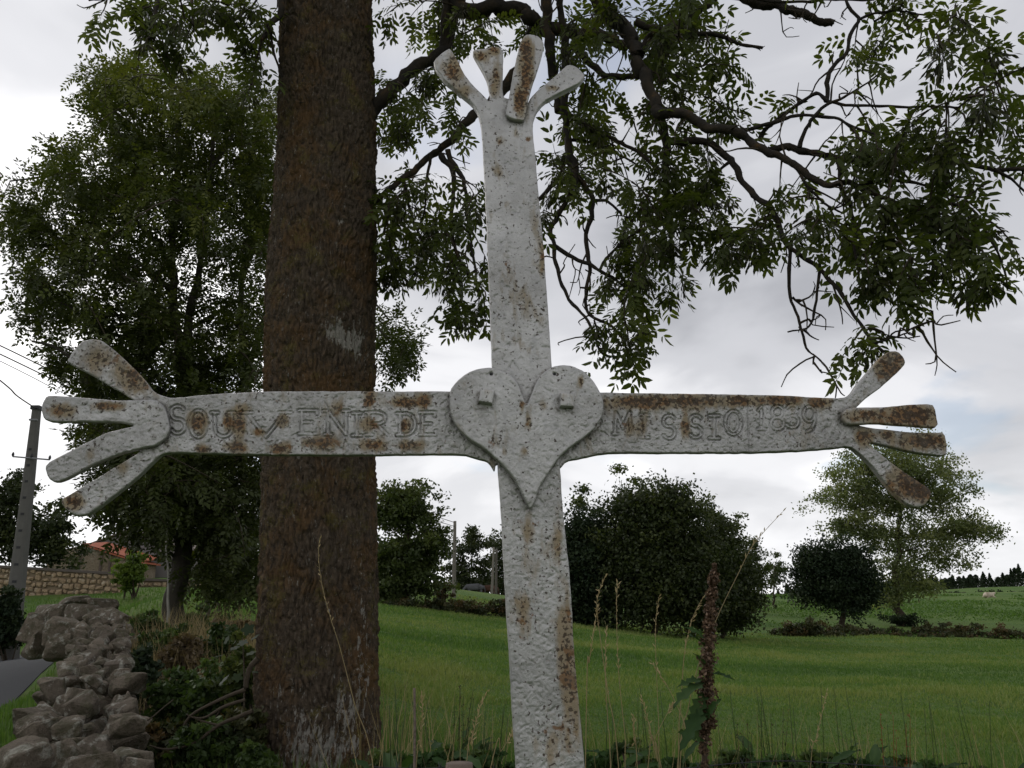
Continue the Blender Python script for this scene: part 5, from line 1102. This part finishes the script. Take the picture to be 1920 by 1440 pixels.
# ------------------------------------------------------------------ dead grass stems round the cross (photo traces)
STEMS = [([(1160,1440),(1140,1300),(1126,1200),(1119,1140),(1124,1108),(1135,1080)],2.5,.45,'tall straw grass stem right of the shaft with a bent double head'),
 ([(1172,1440),(1173,1393),(1160,1260),(1156,1147),(1158,1093)],2.6,.4,'straight straw grass stem, second right of the shaft'),
 ([(1145,1440),(1140,1360),(1135,1260),(1137,1173)],2.45,.4,'shorter straw grass stem nearest the right edge of the shaft'),
 ([(1236,1440),(1235,1360),(1229,1193),(1235,1120)],2.7,.35,'lone upright straw grass stem midway between shaft and dead dock'),
 ([(1270,1440),(1285,1370),(1263,1310),(1247,1280),(1223,1243)],2.6,.25,'thin grass stem bowed over left of the dead dock'),
 ([(1240,1440),(1233,1427),(1217,1360),(1203,1307)],2.4,.4,'short leaning straw grass stem below the lone upright one'),
 ([(874,1440),(885,1387),(897,1337),(912,1297)],2.5,.6,'pale leaning grass head between trunk and shaft'),
 ([(780,1440),(787,1393),(792,1337),(790,1303)],2.6,.6,'pale grass head beside the brown stick'),
 ([(700,1440),(665,1320),(637,1213),(620,1160),(603,1093),(597,1037),(600,1008)],3.0,.5,'long thin grass stem crossing the thick trunk'),
 ([(1275,1440),(1290,1330),(1313,1237),(1347,1153),(1367,1110),(1387,1070),(1407,1030),(1430,1000),(1467,960)],2.4,.32,'longest arching grass stem leaning right over the dead dock'),
 ([(1272,1440),(1278,1300),(1283,1230),(1293,1177),(1307,1140),(1330,1103)],2.5,.5,'feathery grass stem leaning against the dead dock'),
 ([(1520,1440),(1530,1387),(1540,1343),(1550,1297)],3.2,.7,'small pale grass head right of the dead dock'),
 ([(920,1440),(940,1408),(963,1372)],2.3,.2,'short straw stalk leaning towards the left edge of the shaft'),
 ([(1195,1440),(1190,1390),(1187,1340)],2.6,.4,'short faint grass stem left of the lone upright one'),
 ([(1100,1300),(1105,1240),(1115,1175),(1121,1140)],2.5,.5,'drooping grass stem close to the right edge of the shaft'),
 ([(1215,1440),(1228,1385),(1250,1340),(1262,1320)],2.5,.25,'straw stalk slanting right at the foot of the dead dock')]
for pts, Y, hd, lab in STEMS:
    q = np.array(pts, float); w = P(q[:, 0], q[:, 1], np.full(len(q), Y)); w = w[np.argsort(np.arange(len(w)))]
    gz = float(ground_z(w[0:1, 0], w[0:1, 1])[0]); d0 = unit(w[0] - w[1]) * .3; ft = np.array([w[0, 0] + d0[0], w[0, 1] + .05, gz - .02])
    c = smooth_path(np.vstack([ft, w]), 60); t = thing('grass_stem', tuple(ft), lab, 'grass', 'dead grass stems round the cross'); m = MB()
    tube(m, c, np.linspace(.0016, .0007, 60), 4, a=.6); m.obj('stem', M_STRAW, t)
    sel = np.linspace(int(60 * (1 - hd)), 59, int(46 * hd) + 8).astype(int); m = MB()
    for k in sel:
        tg_ = unit(c[min(59, k + 1)] - c[k - 1]); d = unit(tg_ * 1.2 + rng.normal(0, .45, 3)); L_ = rng.uniform(.010, .020); s = unit(np.cross(d, rng.normal(0, 1, 3))) * .0019
        m.add([c[k], c[k] + d * L_ * .5 + s, c[k] + d * L_, c[k] + d * L_ * .5 - s], [(0, 1, 2, 3)], a=rng.uniform(.45, 1))
    m.obj('seed_head', M_STRAW, t, smooth=False)
def ground_at(p): return np.array([p[0], p[1], float(ground_z(np.array([p[0]]), np.array([p[1]]))[0])])
a_ = P(777, 1440, 2.6); b_ = P(777, 1290, 2.6); m = MB(); tube(m, smooth_path([ground_at(a_), a_, b_], 14), np.linspace(.0048, .0035, 14), 6, rough=.12)
m.obj('dry_stick', M_POST, None, label='thin brown upright stick between trunk and shaft', cat='stick')

# ------------------------------------------------------------------ dead dock stalk with green leaves
DYY = 2.35
dk = thing('dead_dock', tuple(ground_at(P(1325, 1440, DYY))), 'tall dead dock stalk thick with brown seeds right of the cross', 'plant')
cp = smooth_path([ground_at(P(1322, 1440, DYY)), P(1322,1440,DYY), P(1325,1340,DYY), P(1326,1240,DYY), P(1332,1150,DYY), P(1340,1062,DYY)], 60)
m = MB(); tube(m, cp, np.linspace(.008, .003, 60), 6, rough=.1); m.obj('stem', M_SEED, dk)
m = MB(); prof = [(1062, 5), (1080, 13), (1120, 15), (1170, 15), (1200, 20), (1240, 22), (1270, 20), (1300, 24), (1340, 20), (1365, 24), (1400, 15), (1440, 15), (1500, 12)]
pyv = np.array([p_[0] for p_ in prof], float); pr = np.array([p_[1] for p_ in prof], float); cy_ = proj(cp)[1]
for _ in range(5200):
    k = rng.integers(10, 60); yy = cy_[k]
    if yy > 1500: continue
    clump = .45 + .75 * (.5 + .5 * math.sin(yy * .21)) ; wr = np.interp(yy, pyv, pr) * float(mpp(1330, yy, DYY)) * clump * .8
    d = unit(rng.normal(0, 1, 3) * np.array([1, 1, .5])); p = cp[k] + d * wr * rng.random() ** .6 + np.array([0, 0, rng.uniform(-.006, .006)]); s = rng.uniform(.0035, .0065)
    x_ = unit(rng.normal(0, 1, 3)); y_ = unit(np.cross(x_, rng.normal(0, 1, 3))); m.add([p - x_ * s, p + y_ * s * .7, p + x_ * s, p - y_ * s * .7], [(0, 1, 2, 3)], a=rng.uniform(0, 1))
m.obj('seed_head', M_SEED, dk, smooth=False, kind='stuff')
def big_leaf(name, base, tip, wid, mat, parent, lobed=0.0, droop=.15, tint=.5, nseg=10):
    base = np.asarray(base, float); tip = np.asarray(tip, float); d = tip - base; L_ = np.linalg.norm(d); x = d / L_
    nrm = unit(np.array([0, -.45, .9]) + rng.normal(0, .25, 3)); y = unit(np.cross(nrm, x)); z = np.cross(x, y); v = []; tn = []
    for k in range(nseg + 1):
        f = k / nseg; w = wid / 2 * (math.sin(math.pi * min(1, f * .93 + .07) ** .8) ** .75) * (1 + lobed * (1 if k % 2 else -1)); c = base + d * f + z * (droop * L_ * 4 * f * (1 - f) * .5)
        wob = .12 * wid * math.sin(f * 17 + tint * 9)
        for u in (-1, -.5, 0, .5, 1): v.append(c + y * u * w + z * (abs(u) * w * .35 + wob * abs(u) * u)); tn.append(tint + (.2 if u == 0 else 0) + rng.normal(0, .05))
    i = np.arange(nseg)[:, None] * 5; j = np.arange(4)[None]; m = MB(); m.add(v, np.stack([i + j, i + j + 1, i + j + 6, i + j + 5], -1).reshape(-1, 4), a=np.clip(tn, 0, 1)); return m.obj(name, mat, parent)
for bx0, by0, tx0, ty0, w in [(1325,1200,1282,1176,.03),(1325,1215,1285,1188,.025),(1322,1275,1268,1290,.04),(1322,1280,1262,1328,.05),(1322,1300,1290,1372,.045),(1326,1262,1380,1277,.028),(1322,1330,1275,1410,.05),(1322,1350,1352,1310,.03),(1322,1250,1300,1225,.03),(1322,1385,1272,1372,.045)]:
    big_leaf('leaf', P(bx0, by0, DYY), P(tx0, ty0, DYY - .06 + rng.normal(0, .03)), w * .75, M_DOCK, dk, .3, .1, rng.uniform(.2, .8))

# green docks and nettles at the foot of the picture
DOCKS = [(740,1395,3.6,'left one beside the trunk'),(800,1385,4.2,'second from the trunk'),(850,1375,4.6,'third from the trunk'),(905,1385,4.0,'nearest the left edge of the shaft'),(1125,1395,3.6,'nearest the right edge of the shaft'),(1180,1380,4.4,'second right of the shaft'),(1240,1400,3.6,'in front of the lone upright grass stem'),(1390,1415,3.4,'right of the dead dock'),(1440,1400,4.0,'with small leaves, second right of the dead dock'),(1500,1405,3.6,'third right of the dead dock'),(1570,1395,4.0,'fourth right of the dead dock'),(1620,1415,3.6,'left of the rusty weed'),(1700,1420,3.5,'right of the rusty weed'),(1760,1425,3.8,'far right one'),(760,1430,3.2,'low one before the brown stick'),(930,1430,3.2,'low one before the shaft'),(1840,1432,3.6,'last one towards the right corner')]
for px, py, Y, lab in DOCKS:
    p = P(px, py, Y); g0 = ground_at(p); t = thing('dock_plant', tuple(g0), 'broad-leaved green dock plant, ' + lab, 'plant', 'green docks at the foot of the picture')
    hgt = max(.15, p[2] - g0[2]); m = MB()
    for k in range(15):
        a_ = rng.uniform(0, 6.28); st = g0 + np.array([.03 * math.cos(a_), .03 * math.sin(a_), 0]); b = g0 + np.array([.10 * math.cos(a_), .10 * math.sin(a_), hgt * rng.uniform(.45, .95)])
        tp = b + np.array([math.cos(a_) * .17, math.sin(a_) * .17, rng.uniform(-.04, .13)]) * rng.uniform(.4, .85)
        tube(m, smooth_path([st, (st + b) / 2, b], 5), [.004, .0035, .003, .003, .0025], 4, a=.6); big_leaf('leaf', b, tp, rng.uniform(.03, .05), M_DOCK, t, .06, .12, rng.uniform(.1, .8), 7)
    for k in range(3):
        e = g0 + np.array([rng.normal(0, .06), rng.normal(0, .06), hgt * rng.uniform(1.1, 1.4)]); tube(m, smooth_path([g0, (g0 + e) / 2 + rng.normal(0, .02, 3), e], 8), np.linspace(.004, .0012, 8), 4, a=.5)
    m.obj('stems', M_WEED, t)
for k, (px, py, Y, mat, lab) in enumerate([(735,1405,3.9,M_WEED,'just right of the thick trunk'),(800,1418,3.7,M_DOCK,'beside the brown stick'),(870,1400,4.2,M_WEED,'above the fence post'),(925,1415,3.8,M_DOCK,'against the left edge of the shaft'),(1130,1405,4.0,M_DOCK,'against the right edge of the shaft'),(1195,1412,3.9,M_WEED,'under the lone upright grass stem'),(1265,1415,3.7,M_DOCK,'left of the dead dock'),(1385,1410,3.8,M_WEED,'right of the dead dock'),(1450,1415,3.7,M_DOCK,'second right of the dead dock'),(1520,1412,3.8,M_WEED,'under the small pale grass head'),(1590,1420,3.7,M_DOCK,'left of the rusty weed'),(1665,1422,3.8,M_WEED,'under the rusty weed'),(1740,1428,3.8,M_DOCK,'right of the rusty weed'),(1830,1432,3.9,M_WEED,'at the lower right corner')]):
    bush('weed_clump', 'low leafy green weed clump ' + lab, 'weeds', [(px, py + rng.uniform(6, 26), rng.uniform(26, 44), rng.uniform(14, 34), Y), (px + 24, py + rng.uniform(14, 34), 30, 18, Y), (px - 26, py + rng.uniform(14, 34), 30, 18, Y)], 800, rng.uniform(.026, .046), mat, 'weed clumps along the bottom edge', nst=12, tint0=.55)
n = 800
r_ = rng.uniform(3.0, 6.5, n); a_ = np.where(rng.random(n) < .3, rng.uniform(-.16, 0, n), rng.uniform(.08, .55, n)); x, y = np.sin(a_) * r_, np.cos(a_) * r_
mb = MB(); blades(mb, x, y, rng.uniform(.45, .9, n), np.full(n, .0042), rng.uniform(0, .8, n), .35)
mb.obj('tall_grass', M_STRAW, None, smooth=False, label='wispy tall half-dry grass along the bottom edge', cat='grass', kind='stuff')
# reddish-brown dock heads
for px, py, Y, sc, mat, lab in [(1655,1338,3.4,1.0,M_REDWEED,'rusty red branching weed at the lower right'),(860,1290,4.4,.8,M_BRAMBLE,'dark thin seed stalks in the field left of the shaft'),(1450,1330,4.2,.8,M_BRAMBLE,'dark wispy seed stalk right of the dead dock'),(1395,1360,3.8,.8,M_BRAMBLE,'small dark seed stalk just right of the dead dock')]:
    tp = P(px, py, Y); g0 = ground_at(P(px - 6, 1440, Y)); t = thing('weed_stalk', tuple(g0), lab, 'plant'); m = MB(); s = MB()
    for k in range(5):
        e = tp + np.array([rng.normal(0, .045), rng.normal(0, .03), -abs(rng.normal(0, .06)) * k / 3]) * sc; c = smooth_path([g0, g0 * .45 + e * .55 + np.array([rng.normal(0, .008), 0, 0]), e], 16); tube(m, c, np.linspace(.0028, .001, 16), 4, a=.4)
        for _ in range(26 if mat is not M_REDWEED else 14):
            q = c[rng.integers(8, 16)] + rng.normal(0, .004, 3); x_ = unit(rng.normal(0, 1, 3) + [0, 0, 1.2]) * .011; y_ = unit(np.cross(x_, rng.normal(0, 1, 3))) * .0026; s.add([q, q + x_ * .5 + y_, q + x_, q + x_ * .5 - y_], [(0, 1, 2, 3)], a=rng.random())
    m.obj('stem', mat, t); s.obj('seeds', mat, t, smooth=False, kind='stuff')

# ------------------------------------------------------------------ undergrowth between stone wall and trunk
UG = [(300,1215,40,40,10,M_WEED,'weedy shrub behind the far end of the stone wall'),(345,1240,40,45,8.5,M_DRYLEAF,'withered brown weeds left of the trunk'),(400,1215,40,40,9,M_WEED,'green weeds below the slender young tree'),(330,1310,45,50,6.5,M_WEED,'dark nettles beside the stone wall'),(400,1300,45,50,6.2,M_WEED,'nettle clump in the middle of the undergrowth'),(455,1260,30,45,6.0,M_MIDLEAF,'leafy sapling shoots against the left side of the trunk'),(310,1400,45,45,5.0,M_BRAMBLE,'bramble at the foot of the stone wall'),(390,1390,50,50,4.8,M_WEED,'nettles in front of the dead branch'),(450,1380,35,50,4.9,M_BRAMBLE,'bramble at the left foot of the trunk'),(440,1185,40,26,12,M_DRYLEAF,'yellowed tall grass clump on the bank left of the trunk'),(370,1175,40,26,13,M_WEED,'low weeds at the foot of the tall ash'),(280,1180,30,26,12,M_WEED,'weeds behind the boulders'),(480,1440,30,40,4.6,M_WEED,'nettles right at the trunk foot'),(260,1260,24,40,7.5,M_DEEPLEAF,'dark ivy-like clump hugging the stone wall')]
for px, py, rx, ry, Y, mat, lab in UG:
    bush('undergrowth', lab, 'weeds', [(px, py, rx, ry, Y), (px + rx * .5, py + ry * .5, rx * .8, ry * .8, Y), (px - rx * .4, py + ry * .7, rx * .8, ry * .9, Y)], 6000, .022 + .0036 * Y, mat, 'undergrowth left of the trunk', nst=16, tint0=.35)
bush('bush', 'dark bush at the concrete pole foot on the left edge', 'bush', [(8,1150,28,40,24),(16,1185,24,30,24),(-10,1195,34,36,24),(-30,1160,40,50,24)], 9000, .12, M_DEEPLEAF)
n = 9000
r_ = rng.uniform(4.2, 14, n); a_ = rng.uniform(-.43, -.19, n); x, y = np.sin(a_) * r_, np.cos(a_) * r_
mb = MB(); blades(mb, x, y, rng.uniform(.25, .75, n) * np.clip(r_ / 9, .5, 1), .0035 + .0004 * r_, rng.uniform(0, .55, n), .5)
mb.obj('dry_grass', M_STRAW, None, smooth=False, label='dry straw-coloured grass among the weeds left of the trunk', cat='grass', kind='stuff')
n = 5200
r_ = np.exp(rng.uniform(math.log(58), math.log(190), n)); a_ = rng.uniform(.2, .62, n); x, y = np.sin(a_) * r_, np.cos(a_) * r_; k = fbm(np.stack([x, y, 0 * x], -1) * .12, 91, 3) > .08; x, y, r_ = x[k], y[k], r_[k]
mb = MB()
for _ in range(10): spray_quad(mb, np.stack([x, y, ground_z(x, y)], -1) + rng.normal(0, 1, (len(x), 3)) * np.array([.5, .5, .10]) + [0, 0, .1], .0024 * r_, rng.uniform(0, .45, len(x)))
mb.obj('pasture_tussocks', M_GRASS, None, smooth=False, label='rough darker tussocks dotted over the far pasture', cat='grass', kind='stuff')
# broken dead branch curving off the trunk
db = thing('dead_branch', tuple(ground_at(P(480, 1440, 4.8))), 'crooked dead branches lying against the left side of the trunk', 'branch')
m = MB()
for pts, Y, w0, w1 in [([(484,1235),(470,1250),(462,1275),(460,1292),(440,1300),(400,1318),(360,1340),(340,1368)],4.8,12,4), ([(474,1333),(445,1345),(410,1360),(370,1390),(345,1400)],4.7,9,5), ([(460,1312),(420,1325),(385,1345),(360,1345)],4.7,7,3), ([(345,1400),(310,1405),(280,1398)],4.7,5,3), ([(410,1360),(380,1352),(350,1340)],4.7,5,2), ([(258,1362),(285,1345),(305,1328),(325,1312)],4.2,3,2)]:
    q = np.array(pts, float); c = smooth_path(P(q[:, 0], q[:, 1], np.full(len(q), Y)), 24); mm = float(mpp(420, 1330, Y)); m = MB(); tube(m, c, np.linspace(w0, w1, 24) / 2 * mm, 6, rough=.12); m.obj('branch', M_BRANCH, db)
# maple-like sapling leaves by the trunk
sp = thing('sapling', tuple(ground_at(P(458, 1440, 5.0))), 'young maple sapling with lobed leaves just left of the trunk', 'plant'); m = MB(); b0 = ground_at(P(458, 1440, 5.0))
tube(m, smooth_path([b0, P(458, 1300, 5.0), P(455, 1195, 5.0)], 14), np.linspace(.008, .003, 14), 5); m.obj('stem', M_BRANCH, sp)
def maple_leaf(c, size, parent):
    k = 22; th = np.linspace(0, 2 * math.pi, k, endpoint=False); r_ = size * (.55 + .42 * np.abs(np.cos(2.5 * th))) ; x = unit(rng.normal(0, 1, 3) * [1, 1, .35]); y = unit(np.cross(np.array([0, -.5, 1]) + rng.normal(0, .2, 3), x))
    v = np.vstack([c + (np.cos(th) * r_)[:, None] * x + (np.sin(th) * r_)[:, None] * y, c]); mm = MB(); mm.add(v, tris=[(q, (q + 1) % k, k) for q in range(k)], a=rng.uniform(.2, .7)); mm.obj('leaf', M_DEEPLEAF, parent, smooth=False)
for px, py in [(425,1200),(440,1215),(478,1195),(465,1180),(410,1230),(430,1245),(470,1225),(445,1270),(420,1275),(480,1260),(455,1205)]: maple_leaf(P(px, py, 5 + rng.normal(0, .08)), rng.uniform(.028, .045), sp)

# ------------------------------------------------------------------ fence at the bottom edge
fp = P(862, 1434, 2.3); g0 = ground_at(fp); po = thing('fence_post', tuple(g0), 'weathered grey fence post top at the bottom edge left of the shaft', 'post'); m = MB()
c = np.linspace(g0 - [0, 0, .1], fp + [0, 0, .004], 16); tube(m, c, np.full(16, .034), 14, rough=.06); m.obj('post', M_POST, po)
fw = thing('barbed_wire', tuple(fp), 'dark barbed wire strand along the bottom edge', 'wire'); m = MB()
q = np.array([(700,1438),(790,1441),(862,1437),(900,1444),(1000,1452),(1140,1450),(1290,1440),(1380,1431),(1480,1427),(1600,1433),(1800,1446),(2000,1452)], float)
c = smooth_path(P(q[:, 0], q[:, 1], np.linspace(2.32, 2.55, len(q))), 140); tube(m, c, .0014, 5); m.obj('strand', M_WIRE, fw)
for k in range(6, 138, 12):
    m = MB()
    for d in ((.5, 0, 1), (-.5, .3, -1), (.3, -.6, -.8), (-.2, .6, .9)): tube(m, [c[k], c[k] + unit(np.array(d, float)) * .009, c[k] + unit(np.array(d, float)) * .016], [.0012, .001, .0004], 4)
    m.obj('barb', M_WIRE, fw)
